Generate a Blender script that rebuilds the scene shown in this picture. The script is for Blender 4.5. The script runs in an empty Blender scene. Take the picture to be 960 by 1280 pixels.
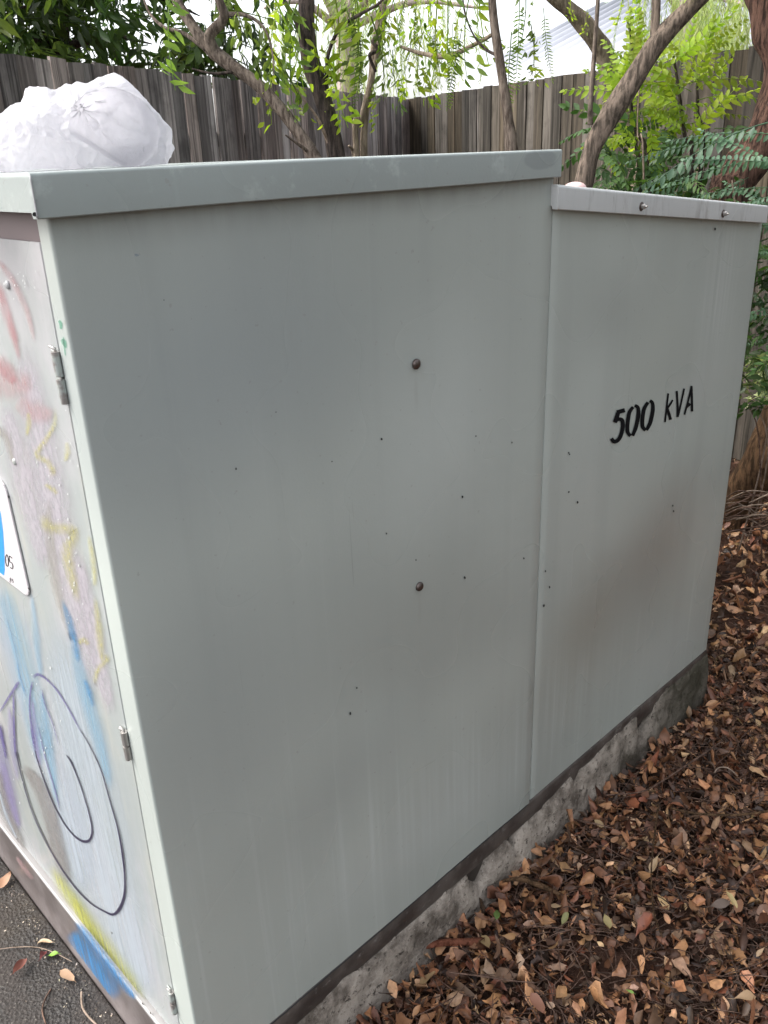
import bpy, bmesh, math, random
import numpy as np
from mathutils import Vector, Matrix, noise as mn
random.seed(7); rng = np.random.default_rng(7)
R = math.radians
sc = bpy.context.scene
col = bpy.data.collections.new('place'); sc.collection.children.link(col)

# ------------------------------------------------------------------ camera
F = 1055.93
CAM = np.array([-0.40785, -0.92993, 1.45113])
yaw, pit, rol = R(46.42042), R(-23.05458), R(-2.30964)
fw = np.array([math.cos(yaw)*math.cos(pit), math.sin(yaw)*math.cos(pit), math.sin(pit)])
rt = np.cross(fw, [0, 0, 1]); rt /= np.linalg.norm(rt); upv = np.cross(rt, fw)
cr, sr = math.cos(rol), math.sin(rol)
RT = cr*rt + sr*upv; UP = -sr*rt + cr*upv
cd = bpy.data.cameras.new('camera'); cam = bpy.data.objects.new('camera', cd); col.objects.link(cam)
cd.sensor_fit = 'HORIZONTAL'; cd.sensor_width = 36; cd.lens = F/960*36
cd.clip_start = 0.02; cd.clip_end = 1500
M = Matrix(((RT[0], UP[0], -fw[0], CAM[0]), (RT[1], UP[1], -fw[1], CAM[1]), (RT[2], UP[2], -fw[2], CAM[2]), (0, 0, 0, 1)))
cam.matrix_world = M
sc.camera = cam

def ray(u, v):
    return fw + (u-480)/F*RT - (v-640)/F*UP
def on(u, v, ax, val):                      # photo pixel -> point on the plane  axis = val
    d = ray(u, v); t = (val-CAM[ax])/d[ax]; return Vector(CAM+t*d)
def at(u, v, D):                            # photo pixel -> point at horizontal distance D
    d = ray(u, v); t = D/math.hypot(d[0], d[1]); return Vector(CAM+t*d)

# ------------------------------------------------------------------ light
SUN_EL = R(50); sdir = Vector((-0.62, 0.62, 0)).normalized()*math.cos(SUN_EL) + Vector((0, 0, math.sin(SUN_EL)))
w = bpy.data.worlds.new('World'); sc.world = w; w.use_nodes = True
nt = w.node_tree; bg = nt.nodes['Background']
sky = nt.nodes.new('ShaderNodeTexSky'); sky.sky_type = 'NISHITA'; sky.sun_disc = False
sky.sun_elevation = SUN_EL; sky.sun_rotation = math.atan2(sdir.x, sdir.y)
sky.air_density = 1.0; sky.dust_density = 4.0; sky.ozone_density = 1.0
hs = nt.nodes.new('ShaderNodeHueSaturation'); hs.inputs['Saturation'].default_value = 0.28
nt.links.new(sky.outputs[0], hs.inputs['Color']); nt.links.new(hs.outputs[0], bg.inputs[0])
bg.inputs[1].default_value = 0.15
sd = bpy.data.lights.new('sun', 'SUN'); sd.energy = 0.6; sd.angle = R(22); sd.color = (1, .95, .87)
sun = bpy.data.objects.new('sun', sd); col.objects.link(sun); sun.location = (-4, 2, 8)
sun.rotation_euler = sdir.to_track_quat('Z', 'Y').to_euler()
sc.view_settings.view_transform = 'Standard'; sc.view_settings.look = 'None'
sc.view_settings.exposure = 1.80; sc.view_settings.gamma = 1.0

# ------------------------------------------------------------------ helpers
PZ = -0.126
GZ = -0.172                                   # ground level (z = 0 is the lower edge of the cabinet panels)
def link(o): col.objects.link(o); return o
def tag(o, label=None, cat=None, group=None, kind=None):
    if label: o['label'] = label
    if cat: o['category'] = cat
    if group: o['group'] = group
    if kind: o['kind'] = kind
    return o
def empty(name, loc):
    o = bpy.data.objects.new(name, None); link(o); o.location = loc; o.empty_display_size = .1
    return o
def mesh(name, V, Fc, m=None, smooth=False, parent=None, origin=(0, 0, 0), cols=None, uvs=None):
    """V, Fc -> one mesh object. V are world coordinates, origin is the place of the parent."""
    V = np.asarray([tuple(v) for v in V] if not isinstance(V, np.ndarray) else V, dtype=np.float32)
    V = V - np.array(origin, dtype=np.float32)
    me = bpy.data.meshes.new(name)
    if isinstance(Fc, np.ndarray):
        n, k = Fc.shape
        me.vertices.add(len(V)); me.vertices.foreach_set('co', V.ravel())
        me.loops.add(n*k); me.loops.foreach_set('vertex_index', Fc.astype(np.int32).ravel())
        me.polygons.add(n); me.polygons.foreach_set('loop_start', np.arange(0, n*k, k, dtype=np.int32))
        me.polygons.foreach_set('loop_total', np.full(n, k, dtype=np.int32))
        me.update(calc_edges=True)
    else:
        me.from_pydata([tuple(map(float, v)) for v in V], [], Fc)
    if cols is not None:
        a = me.color_attributes.new('col', 'FLOAT_COLOR', 'POINT')
        c = np.ones((len(V), 4), dtype=np.float32); c[:, :3] = cols; a.data.foreach_set('color', c.ravel())
    if uvs is not None:
        ul = me.uv_layers.new(name='UVMap'); vi = np.empty(len(me.loops), dtype=np.int32)
        me.loops.foreach_get('vertex_index', vi)
        ul.data.foreach_set('uv', np.asarray(uvs, dtype=np.float32)[vi].ravel())
    if smooth: me.polygons.foreach_set('use_smooth', np.ones(len(me.polygons), dtype=bool))
    if m: me.materials.append(m)
    o = bpy.data.objects.new(name, me); link(o)
    if parent: o.parent = parent
    return o
def from_bm(name, bm, m, parent=None, smooth=False, auto=None):
    me = bpy.data.meshes.new(name); bm.normal_update(); bm.to_mesh(me); bm.free()
    if smooth: me.polygons.foreach_set('use_smooth', np.ones(len(me.polygons), dtype=bool))
    if m: me.materials.append(m)
    o = bpy.data.objects.new(name, me); link(o)
    if parent: o.parent = parent
    return o
def box_bm(bm, a, b, bev=0.0, seg=2):
    """axis aligned box between corners a and b, edges rounded"""
    g = bmesh.ops.create_cube(bm, size=1)
    vs = g['verts']; c = [(a[i]+b[i])/2 for i in range(3)]; s = [abs(b[i]-a[i]) for i in range(3)]
    for v in vs: v.co = Vector((c[0]+v.co.x*s[0], c[1]+v.co.y*s[1], c[2]+v.co.z*s[2]))
    if bev:
        es = {e for v in vs for e in v.link_edges}
        bmesh.ops.bevel(bm, geom=list(es), offset=bev, segments=seg, affect='EDGES', profile=.5)
    return bm
def box(name, a, b, m, parent=None, bev=0.002, seg=2):
    bm = bmesh.new(); box_bm(bm, a, b, bev, seg)
    return from_bm(name, bm, m, parent)
def tube_geo(pts, rad, k=8, wob=0.0, seed=0, cap=True, sub=1):
    """tapered tube through points (smoothed) -> verts, quads"""
    P = [Vector(p) for p in pts]; rr = list(rad) if hasattr(rad, '__len__') else [rad]*len(P)
    if sub > 1:
        Q, q = [], []
        n = len(P)
        for i in range(n-1):
            p0 = P[max(i-1, 0)]; p1 = P[i]; p2 = P[i+1]; p3 = P[min(i+2, n-1)]
            for j in range(sub):
                t = j/sub
                Q.append(0.5*((2*p1)+(-p0+p2)*t+(2*p0-5*p1+4*p2-p3)*t*t+(-p0+3*p1-3*p2+p3)*t**3))
                q.append(rr[i]*(1-t)+rr[i+1]*t)
        Q.append(P[-1]); q.append(rr[-1]); P, rr = Q, q
    V, Fc = [], []
    T = (P[1]-P[0]).normalized(); N = T.orthogonal().normalized()
    for i, p in enumerate(P):
        T2 = (P[min(i+1, len(P)-1)]-P[max(i-1, 0)]).normalized()
        N = (N - T2*N.dot(T2)).normalized(); B = T2.cross(N)
        for j in range(k):
            a = 2*math.pi*j/k; d = N*math.cos(a)+B*math.sin(a)
            r = rr[i]
            if wob: r *= 1+wob*mn.noise(p*9+d*1.3+Vector((seed, 0, 0)))
            V.append(p+d*r)
    for i in range(len(P)-1):
        for j in range(k):
            Fc.append((i*k+j, i*k+(j+1) % k, (i+1)*k+(j+1) % k, (i+1)*k+j))
    if cap:
        Fc.append(tuple(range(k))[::-1]); Fc.append(tuple((len(P)-1)*k+j for j in range(k)))
    return V, Fc
def merge(parts):
    V, Fc = [], []
    for v, f in parts:
        o = len(V); V += list(v); Fc += [tuple(i+o for i in g) for g in f]
    return V, Fc

# ------------------------------------------------------------------ material helpers
class Mat:
    def __init__(s, name):
        s.m = bpy.data.materials.new(name); s.m.use_nodes = True; s.t = s.m.node_tree
        s.b = s.t.nodes['Principled BSDF']; s.o = s.t.nodes['Material Output']
        s._c = None
    def n(s, t, **kw):
        x = s.t.nodes.new('ShaderNode'+t)
        for k, v in kw.items():
            if k.startswith('i_'):
                key = k[2:]; key = int(key) if key.isdigit() else key.replace('_', ' ')
                s.set(x.inputs[key], v)
            else: setattr(x, k, v)
        return x
    def set(s, inp, v):
        if isinstance(v, bpy.types.NodeSocket): s.t.links.new(v, inp)
        elif isinstance(v, tuple) and len(v) == 3 and inp.type == 'RGBA': inp.default_value = (*v, 1)
        else: inp.default_value = v
    def co(s):
        if s._c is None: s._c = s.n('TexCoord').outputs['Object']
        return s._c
    def map(s, scale=(1, 1, 1), loc=(0, 0, 0), rot=(0, 0, 0), src=None):
        return s.n('Mapping', i_Vector=src or s.co(), i_Scale=scale, i_Location=loc, i_Rotation=rot).outputs[0]
    def noise(s, scale, detail=4, rough=.55, v=None, dist=0):
        return s.n('TexNoise', i_Vector=v or s.co(), i_Scale=scale, i_Detail=detail, i_Roughness=rough, i_Distortion=dist).outputs[0]
    def ramp(s, f, a, b, lo=0., hi=1.):
        x = s.n('MapRange', i_0=f, interpolation_type='SMOOTHSTEP')
        x.inputs[1].default_value = a; x.inputs[2].default_value = b; x.inputs[3].default_value = lo; x.inputs[4].default_value = hi
        return x.outputs[0]
    def math(s, op, a, b=0., c=None):
        x = s.n('Math', operation=op); s.set(x.inputs[0], a); s.set(x.inputs[1], b)
        if c is not None: s.set(x.inputs[2], c)
        return x.outputs[0]
    def mix(s, f, a, b, mode='MIX'):
        x = s.n('Mix', data_type='RGBA', blend_type=mode)
        s.set(x.inputs[0], f); s.set(x.inputs[6], a); s.set(x.inputs[7], b)
        return x.outputs[2]
    def bump(s, h, dist=.01, strength=1., prev=None):
        x = s.n('Bump', i_Height=h, i_Distance=dist, i_Strength=strength)
        if prev: s.set(x.inputs['Normal'], prev)
        s.set(s.b.inputs['Normal'], x.outputs[0]); return x.outputs[0]
    def fin(s, c=None, rough=None, spec=None, metal=None):
        if c is not None: s.set(s.b.inputs['Base Color'], c)
        if rough is not None: s.set(s.b.inputs['Roughness'], rough)
        if spec is not None: s.set(s.b.inputs['Specular IOR Level'], spec)
        if metal is not None: s.set(s.b.inputs['Metallic'], metal)
        return s.m
    def blob(s, c, r, soft=1., wob=.25, wscale=4., rot=0.):
        """soft round patch (dirt, chalk, painted reflections and shade) at c with radii r, with an uneven edge"""
        v = s.n('Mapping', vector_type='TEXTURE', i_Vector=s.co(), i_Location=c, i_Scale=r, i_Rotation=(0, rot, 0)).outputs[0]
        l = s.n('VectorMath', operation='LENGTH', i_0=v).outputs['Value']
        l2 = s.math('ADD', l, s.math('MULTIPLY', s.math('SUBTRACT', s.noise(wscale, 2, .4), .5), wob*4))
        return s.ramp(l2, 1., 1.-soft, 0, 1)

def flat(name, c, rough=.5, metal=0, spec=.5):
    return Mat(name).fin(c, rough, spec, metal)

# ------------------------------------------------------------------ materials
def paint(name, base, kind):
    x = Mat(name)
    n1 = x.noise(1.6, 2, .4); n2 = x.noise(1., 6, .65, v=x.map((55, 55, 1.1)))
    n3 = x.noise(1., 3, .5, v=x.map((14, 14, .7), loc=(3, 5, 1)))
    z = x.n('SeparateXYZ', i_0=x.co()).outputs[2]
    c = x.mix(x.ramp(n1, .30, .75), base, tuple(b*.84 for b in base))
    c = x.mix(x.math('MULTIPLY', x.ramp(n3, .48, .75), .22), c, (.30, .32, .30))
    ch = x.math('MULTIPLY', x.ramp(n2, .54, .72), x.ramp(z, .75, .05, .06, .26))
    c = x.mix(ch, c, (.60, .64, .62))
    rough = x.ramp(x.noise(3.5, 1, .4), .2, .8, .22, .34)
    if kind == 'side':
        # thin grime film: blotchy, with faint wipe marks and scratches
        gm = x.ramp(x.noise(2.3, 2, .4, v=x.map((1, 1, .8), loc=(2, 0, 7))), .32, .72)
        c = x.mix(x.math('MULTIPLY', gm, .30), c, (.275, .292, .272))
        sc2 = x.ramp(x.noise(1., 2, .5, v=x.map((260, 260, 3.2), rot=(0, R(28), 0))), .73, .76)
        c = x.mix(x.math('MULTIPLY', x.math('MULTIPLY', sc2, x.ramp(x.noise(3, 2), .55, .62)), .4), c, (.20, .20, .19))
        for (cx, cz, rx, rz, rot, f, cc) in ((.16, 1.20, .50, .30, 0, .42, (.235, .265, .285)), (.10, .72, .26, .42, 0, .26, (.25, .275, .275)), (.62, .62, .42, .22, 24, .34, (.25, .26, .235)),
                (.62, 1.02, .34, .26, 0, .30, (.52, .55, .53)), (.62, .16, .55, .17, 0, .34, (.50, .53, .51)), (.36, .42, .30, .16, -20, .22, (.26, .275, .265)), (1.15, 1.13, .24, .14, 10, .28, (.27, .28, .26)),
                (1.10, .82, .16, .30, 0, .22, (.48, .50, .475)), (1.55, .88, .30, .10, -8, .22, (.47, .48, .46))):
            tg = x.blob((cx, 0, cz), (rx, .3, rz), 1., .13, 2.6, rot=R(rot))  # broad reflection and shade tones of the panel, painted into its colour
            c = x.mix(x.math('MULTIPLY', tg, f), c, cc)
        dl = x.math('MULTIPLY', x.ramp(z, 1.350, 1.400), x.ramp(x.noise(1., 5, .6, v=x.map((30, 30, 3))), .3, .7, .35, .8))  # dirt line under the tall lid, with the lid's contact shade painted in
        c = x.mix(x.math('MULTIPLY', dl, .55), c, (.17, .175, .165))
        sm = x.blob((1.42, 0, .50), (.52, .3, .25), 1., .14, 3.5, rot=R(-14))
        c = x.mix(x.math('MULTIPLY', x.math('MULTIPLY', sm, x.ramp(n2, .2, .8, .75, 1.)), .58), c, (.225, .21, .185))
        sm = x.blob((1.12, 0, .38), (.22, .3, .24), 1., .12, 4.)
        c = x.mix(x.math('MULTIPLY', sm, .25), c, (.24, .20, .14))
        sm = x.blob((1.1, 0, .28), (1.1, .3, .35), 1., .10, 2.5)
        c = x.mix(x.math('MULTIPLY', sm, .15), c, (.30, .25, .19))
        sm = x.blob((1.35, 0, 1.02), (.24, .3, .22), .8, .15, 5.)
        c = x.mix(x.math('MULTIPLY', sm, .16), c, (.22, .22, .18))
        sm = x.blob((1.55, 0, .13), (.34, .3, .17), 1., .10, 4.)
        c = x.mix(x.math('MULTIPLY', sm, .30), c, (.47, .49, .47))
        for bx, bz in ((.5614, 1.09), (.5568, .69)):
            sm = x.blob((bx, 0, bz), (.008, .3, .05), 1., .10, 30.)
            c = x.mix(x.math('MULTIPLY', sm, .12), c, (.20, .18, .16))
        # chalky run marks under the short lid
        ch = x.math('MULTIPLY', x.blob((1.63, 0, 1.1), (.12, .3, .3), 1., .1, 8.), x.ramp(n2, .42, .66))
        c = x.mix(x.math('MULTIPLY', ch, .45), c, (.55, .57, .55))
        ch = x.blob((.77, 0, .21), (.9, .3, .22), .9, .12, 5.)
        c = x.mix(x.math('MULTIPLY', x.math('MULTIPLY', ch, x.ramp(n2, .4, .65)), .22), c, (.55, .60, .58))
        # scuffs
        ch = x.math('MULTIPLY', x.blob((1.5, 0, .55), (.32, .3, .2), .7, .1, 5.), x.ramp(x.noise(1., 4, .6, v=x.map((16, 16, 60))), .66, .74))
        c = x.mix(x.math('MULTIPLY', ch, .3), c, (.55, .53, .50))
    if kind == 'door':
        lil = x.ramp(x.noise(3.2, 5, .65, v=x.map((1, 1.4, .8))), .42, .66)
        c = x.mix(x.math('MULTIPLY', lil, .45), c, (.46, .42, .45))
        cream = x.ramp(x.noise(4.5, 4, .6, v=x.map((1, 2.5, .6), loc=(0, 4, 2))), .5, .7)
        c = x.mix(x.math('MULTIPLY', cream, .30), c, (.47, .44, .35))
    if kind == 'light_lid':
        st = x.ramp(x.noise(1., 6, .7, v=x.map((40, 40, 8))), .5, .72)
        c = x.mix(x.math('MULTIPLY', st, .5), c, (.22, .20, .19))
    if kind == 'lid':
        st = x.ramp(x.noise(11, 6, .7), .56, .68)
        c = x.mix(x.math('MULTIPLY', st, .35), c, (.52, .57, .54))
        sm = x.blob((.86, 0, 1.43), (.055, .3, .018), .25, .12, 30.)
        c = x.mix(x.math('MULTIPLY', sm, .5), c, (.20, .22, .22))
    sp = x.ramp(x.noise(95, 2, .5), .70, .74)
    c = x.mix(x.math('MULTIPLY', sp, .35), c, (.25, .24, .22))
    x.bump(x.noise(220, 2), .0006, .25)
    return x.fin(c, rough, .5)
GREEN = (.435, .47, .435)
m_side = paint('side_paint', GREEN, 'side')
m_lid = paint('lid_paint', (.33, .365, .35), 'lid')
m_slid = paint('short_lid_paint', (.53, .54, .53), 'light_lid')
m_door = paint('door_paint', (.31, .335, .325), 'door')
m_dark = flat('seam_dark', (.02, .02, .02), .8)
m_letter = flat('stencil_black', (.008, .008, .009), .85, 0, .1)
def mk_base():
    x = Mat('base_brown_steel')
    c = x.mix(x.ramp(x.noise(9, 6, .65), .4, .65), (.045, .036, .032), (.10, .085, .075))
    c = x.mix(x.math('MULTIPLY', x.ramp(x.noise(40, 5, .7), .58, .7), .6), c, (.26, .24, .22))
    x.bump(x.noise(60, 5), .002, .5)
    return x.fin(c, .45)
m_base = mk_base()
def mk_lip():
    x = Mat('front_base_paint')
    c = x.mix(x.ramp(x.noise(7, 5, .65), .4, .65), (.095, .08, .076), (.155, .135, .13))
    c = x.mix(x.ramp(x.noise(60, 4, .7), .64, .72), c, (.09, .075, .065))
    x.bump(x.noise(60, 5), .002, .4)
    return x.fin(c, .38)
m_lip = mk_lip()
m_sill = flat('sill_pale', (.30, .29, .285), .35)
m_band = flat('vent_band_mauve', (.15, .115, .115), .6)
def mk_conc():
    x = Mat('old_concrete')
    n = x.noise(10, 8, .7); n2 = x.noise(70, 6, .75); n0 = x.noise(3., 4, .6)
    c = x.mix(x.ramp(n, .35, .62), (.13, .108, .088), (.50, .435, .37))
    c = x.mix(x.ramp(n2, .54, .66), c, (.07, .058, .048)); c = x.mix(x.ramp(x.noise(110, 4, .7), .62, .7, 0, .6), c, (.62, .56, .49))
    c = x.mix(x.ramp(x.noise(5, 5, .7, v=x.map((1, 1, .5), loc=(0, 3, 0))), .55, .68, 0, .8), c, (.07, .055, .042))
    xx = x.n('SeparateXYZ', i_0=x.co()).outputs[0]
    c = x.mix(x.math('MULTIPLY', x.ramp(x.math('ADD', xx, n0), .72, 1.30), .78), c, (.05, .048, .032))
    x.bump(x.math('ADD', n, n2), .012, .9)
    return x.fin(c, .95, .1)
m_conc = mk_conc()
m_bolt = Mat('bolt_bronze').fin((.13, .105, .095), .38, .5, .85)
m_steel = Mat('weathered_steel').fin((.42, .40, .38), .4, .5, .8)
def mk_hinge():
    x = Mat('hinge_painted'); c = x.mix(x.ramp(x.noise(60, 4), .45, .6), (.34, .37, .35), (.20, .18, .17))
    return x.fin(c, .4, .5, .1)
m_hinge = mk_hinge()

def mk_wood(name, a, b, dk):
    x = Mat(name)
    oi = x.n('ObjectInfo').outputs['Random']
    off = x.n('CombineXYZ', i_0=x.math('MULTIPLY', oi, 37.), i_1=x.math('MULTIPLY', oi, 11.), i_2=x.math('MULTIPLY', oi, 23.)).outputs[0]
    v = x.n('VectorMath', operation='ADD', i_0=x.co(), i_1=off).outputs[0]
    g = x.noise(1., 7, .7, v=x.map((42, 42, 1.4), src=v)); g2 = x.noise(1., 6, .7, v=x.map((13, 13, 1.0), src=v, loc=(4, 1, 1)))
    blot = x.noise(5., 5, .6, v=v)
    c = x.mix(x.ramp(g2, .32, .68), a, b)
    c = x.mix(x.ramp(g, .44, .64, 0, .75), c, dk)
    c = x.mix(x.ramp(blot, .5, .72, 0, .5), c, dk)
    c = x.mix(x.ramp(x.noise(1, 5, .6, v=x.map((9, 9, .8), src=v)), .62, .72, 0, .35), c, (.34, .29, .26))
    br = x.n('HueSaturation', i_Color=c, i_Value=x.ramp(oi, 0, 1, .62, 1.35), i_Saturation=x.ramp(x.math('FRACT', x.math('MULTIPLY', oi, 7.3)), 0, 1, .6, 1.25)).outputs[0]
    x.bump(g, .006, .9)
    return x.fin(br, .92, .15)
m_woodL = mk_wood('paling_grey', (.35, .30, .275), (.17, .14, .13), (.038, .03, .028))
m_woodR = mk_wood('paling_green_grey', (.13, .108, .085), (.058, .05, .038), (.016, .014, .011))
def mk_bark(name, a, b, sc_=1., gr=(75, 75, 13), bump=.012):
    x = Mat(name)
    n = x.noise(1.*sc_, 7, .7, v=x.map(gr)); n2 = x.noise(6*sc_, 5)
    c = x.mix(x.ramp(n, .38, .62), a, b); c = x.mix(x.ramp(n2, .55, .72, 0, .5), c, tuple(min(1, q*1.7) for q in b))
    x.bump(n, bump, 1.)
    return x.fin(c, .9, .15)
m_barkA = mk_bark('bark_brown_grey', (.06, .045, .036), (.20, .16, .13))
m_barkB = mk_bark('bark_dark', (.022, .018, .016), (.085, .065, .055))
m_barkC = mk_bark('bark_pale_tan', (.14, .11, .08), (.30, .24, .18))
m_barkE = mk_bark('bark_grey_brown_furrowed', (.06, .048, .038), (.22, .17, .135), 1.2)
m_barkF = mk_bark('bark_red_brown_fibrous', (.03, .018, .014), (.17, .095, .07), 1.3, (70, 70, 8), .03)
m_barkG = mk_bark('bark_orange_brown', (.045, .028, .016), (.17, .10, .055), 1.3, (40, 40, 7), .02)
m_barkP = mk_bark('bark_pale_pink', (.30, .24, .21), (.48, .40, .37), .5)
m_twig = mk_bark('twig_brown', (.05, .032, .024), (.16, .10, .075), 1, (40, 40, 40), .002)
m_twigp = mk_bark('twig_pale', (.16, .12, .09), (.30, .23, .18), 1, (40, 40, 40), .002)

def leafmat(name, a, b, trans=.5, attr=False, rough=.45, spec=.4, obr=.35):
    x = Mat(name)
    oi = x.n('ObjectInfo').outputs['Random']
    if attr: c = x.n('VertexColor', layer_name='col').outputs[0]
    else:
        c = x.mix(x.ramp(x.noise(9, 3), .35, .65), a, b)
    c = x.n('HueSaturation', i_Color=c, i_Value=x.ramp(oi, 0, 1, 1-obr, 1+obr), i_Hue=x.ramp(x.math('FRACT', x.math('MULTIPLY', oi, 5.7)), 0, 1, .488, .512)).outputs[0]
    if attr: c = x.mix(x.ramp(x.noise(120, 3), .45, .7, 0, .4), c, x.mix(1., c, (.5, .42, .38), 'MULTIPLY'))
    x.fin(c, rough, spec)
    if trans:
        tr = x.n('BsdfTranslucent', i_Color=x.mix(1., c, (1.25, 1.35, .6), 'MULTIPLY') if not attr else c)
        ms = x.n('MixShader', i_0=trans); x.t.links.new(x.b.outputs[0], ms.inputs[1]); x.t.links.new(tr.outputs[0], ms.inputs[2])
        x.t.links.new(ms.outputs[0], x.o.inputs[0])
    return x.m
m_lfdark = leafmat('leaf_dark_green', (.028, .058, .013), (.052, .095, .022), .45, rough=.4, obr=.5)
m_lfmid = leafmat('leaf_mid_green', (.10, .165, .032), (.17, .24, .055), .5, obr=.4)
m_lfbright = leafmat('leaf_bright_green', (.21, .31, .026), (.36, .44, .05), .6, obr=.35)
m_lfpale = leafmat('leaf_pale_olive', (.26, .33, .12), (.36, .40, .18), .5, obr=.3)
m_lfblue = leafmat('leaf_blue_green', (.055, .115, .065), (.09, .165, .09), .35, obr=.3)
m_lfunder = leafmat('leaf_deep_green', (.038, .085, .022), (.065, .125, .032), .4, obr=.4)
m_lfvar = leafmat('leaf_variegated', (.16, .26, .05), (.62, .66, .40), .35, obr=.3)
m_litter = leafmat('dead_leaf', (0, 0, 0), (0, 0, 0), .08, attr=True, rough=.5, spec=.5, obr=.22)

def mk_soil():
    x = Mat('dark_soil'); n = x.noise(18, 8, .7); n2 = x.noise(90, 5, .7)
    c = x.mix(x.ramp(n, .35, .65), (.035, .020, .014), (.11, .058, .040)); c = x.mix(x.ramp(n2, .56, .68, 0, .6), c, (.16, .10, .07))
    x.bump(x.math('ADD', n, x.math('MULTIPLY', n2, .6)), .02, 1.)
    return x.fin(c, .95, .15)
m_soil = mk_soil()
def mk_asph():
    x = Mat('old_path_surface'); n = x.noise(11, 8, .7); n2 = x.noise(160, 4, .7); n3 = x.noise(2.5, 4)
    c = x.mix(x.ramp(n, .35, .65), (.016, .013, .011), (.038, .031, .027))
    c = x.mix(x.ramp(n3, .5, .7, 0, .5), c, (.05, .037, .022))
    c = x.mix(x.ramp(n2, .60, .70, 0, .7), c, (.24, .22, .19))
    c = x.mix(x.ramp(x.noise(26, 6, .75), .64, .72, 0, .6), c, (.24, .22, .16))
    v = x.n('TexVoronoi', i_Vector=x.co(), i_Scale=140.).outputs[0]
    x.bump(x.math('ADD', n2, x.math('MULTIPLY', v, .8)), .004, .9)
    return x.fin(c, x.ramp(n, .4, .6, .45, .8), .4)
m_path = mk_asph()

# ------------------------------------------------------------------ the ground
bm = bmesh.new(); bmesh.ops.create_grid(bm, x_segments=60, y_segments=60, size=1)
for v in bm.verts:
    f = lambda q: math.copysign(abs(q)**3*300+abs(q)*3, q)
    v.co = Vector((f(v.co.x)+2, f(v.co.y), GZ-.012))
gr = from_bm('ground', bm, m_soil); tag(gr, kind='structure')
box('path', (-4.2, -6, GZ-.10), (-.013, 9, PZ), m_path, bev=.004)
tag(bpy.data.objects['path'], kind='structure')

# ------------------------------------------------------------------ the cabinet
K = tag(empty('electrical_cabinet', (0, 0, 0)), 'grey-green steel transformer cabinet marked 500 kVA with graffiti on its front', 'electrical cabinet')
L1, L2, W = .922, 1.829, 1.30
def sheet(name, prof, z0, z1, m, t=.002, zf=None, nz=2):
    """folded steel sheet: plan profile (list of xy or functions of z), thick to the inside"""
    V, Fc = [], []
    zs = [z0+(z1-z0)*i/(nz-1) for i in range(nz)]
    n = None
    for z in zs:
        p = prof(z); n = len(p)
        for q in p: V.append((q[0], q[1], z if not zf else zf(q[0], z)))
    for i in range(nz-1):
        for j in range(n-1): Fc.append((i*n+j, i*n+j+1, (i+1)*n+j+1, (i+1)*n+j))
    o = mesh(name, V, Fc, m, smooth=True, parent=K)
    md = o.modifiers.new('t', 'SOLIDIFY'); md.thickness = t; md.offset = -1
    e = o.modifiers.new('e', 'EDGE_SPLIT'); e.split_angle = R(50)
    return o
def arc(cx, cy, r, a0, a1, n=6): return [(cx+r*math.cos(a0+(a1-a0)*i/n), cy+r*math.sin(a0+(a1-a0)*i/n)) for i in range(n+1)]
def strip_y(z): return .0625-.0245*z
rc = .0045
def dent(x, z): return .0018*(.5+.9*mn.noise(Vector((x*2.6, z*2.2, 3))))*min(1, max(0, (abs(x-L1)-.02)/.12))*min(1, max(0, (x-.02)/.1))
def prof_tall(z):
    return [(0.003, strip_y(z))]+[(0., strip_y(z)-.0015)]+arc(rc, rc, rc, math.pi, 1.5*math.pi)+[(L1*k/28, dent(L1*k/28, z)) for k in range(1, 28)]+[(L1-.003, 0), (L1-.001, .001), (L1-.0008, .006)]
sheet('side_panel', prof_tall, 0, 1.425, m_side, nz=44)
def lidz(x): return 1.3466-(x-.9162)*(1.3466-1.2543)/(1.8075-.9162)
def prof_short(z):
    return [(L1+.0022, .008), (L1+.0024, .0025), (L1+.004, .0010)]+[(L1+.03*k, .0012+dent(L1+.03*k, z)) for k in range(1, 30)]+arc(L2-.006, .0075, .006, 1.5*math.pi, 2*math.pi)+[(L2, .3), (L2, W)]
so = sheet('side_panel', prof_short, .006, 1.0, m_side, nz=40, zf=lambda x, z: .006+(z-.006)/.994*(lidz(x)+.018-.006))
# hidden end wall of the tall part above the short roof, rear wall
box('seam_strip', (L1-.004, .005, .004), (L1+.006, .0075, 1.30), m_dark, K, bev=0)
box('end_panel', (L1-.012, .006, .9), (L1-.002, W-.004, 1.43), m_side, K, bev=.001)
box('rear_panel', (.004, W-.003, .0), (L2-.002, W+.003, 1.24), m_side, K, bev=.001)
box('rear_panel', (.004, W-.003, 1.241), (L1-.002, W+.003, 1.43), m_side, K, bev=.001)
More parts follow.
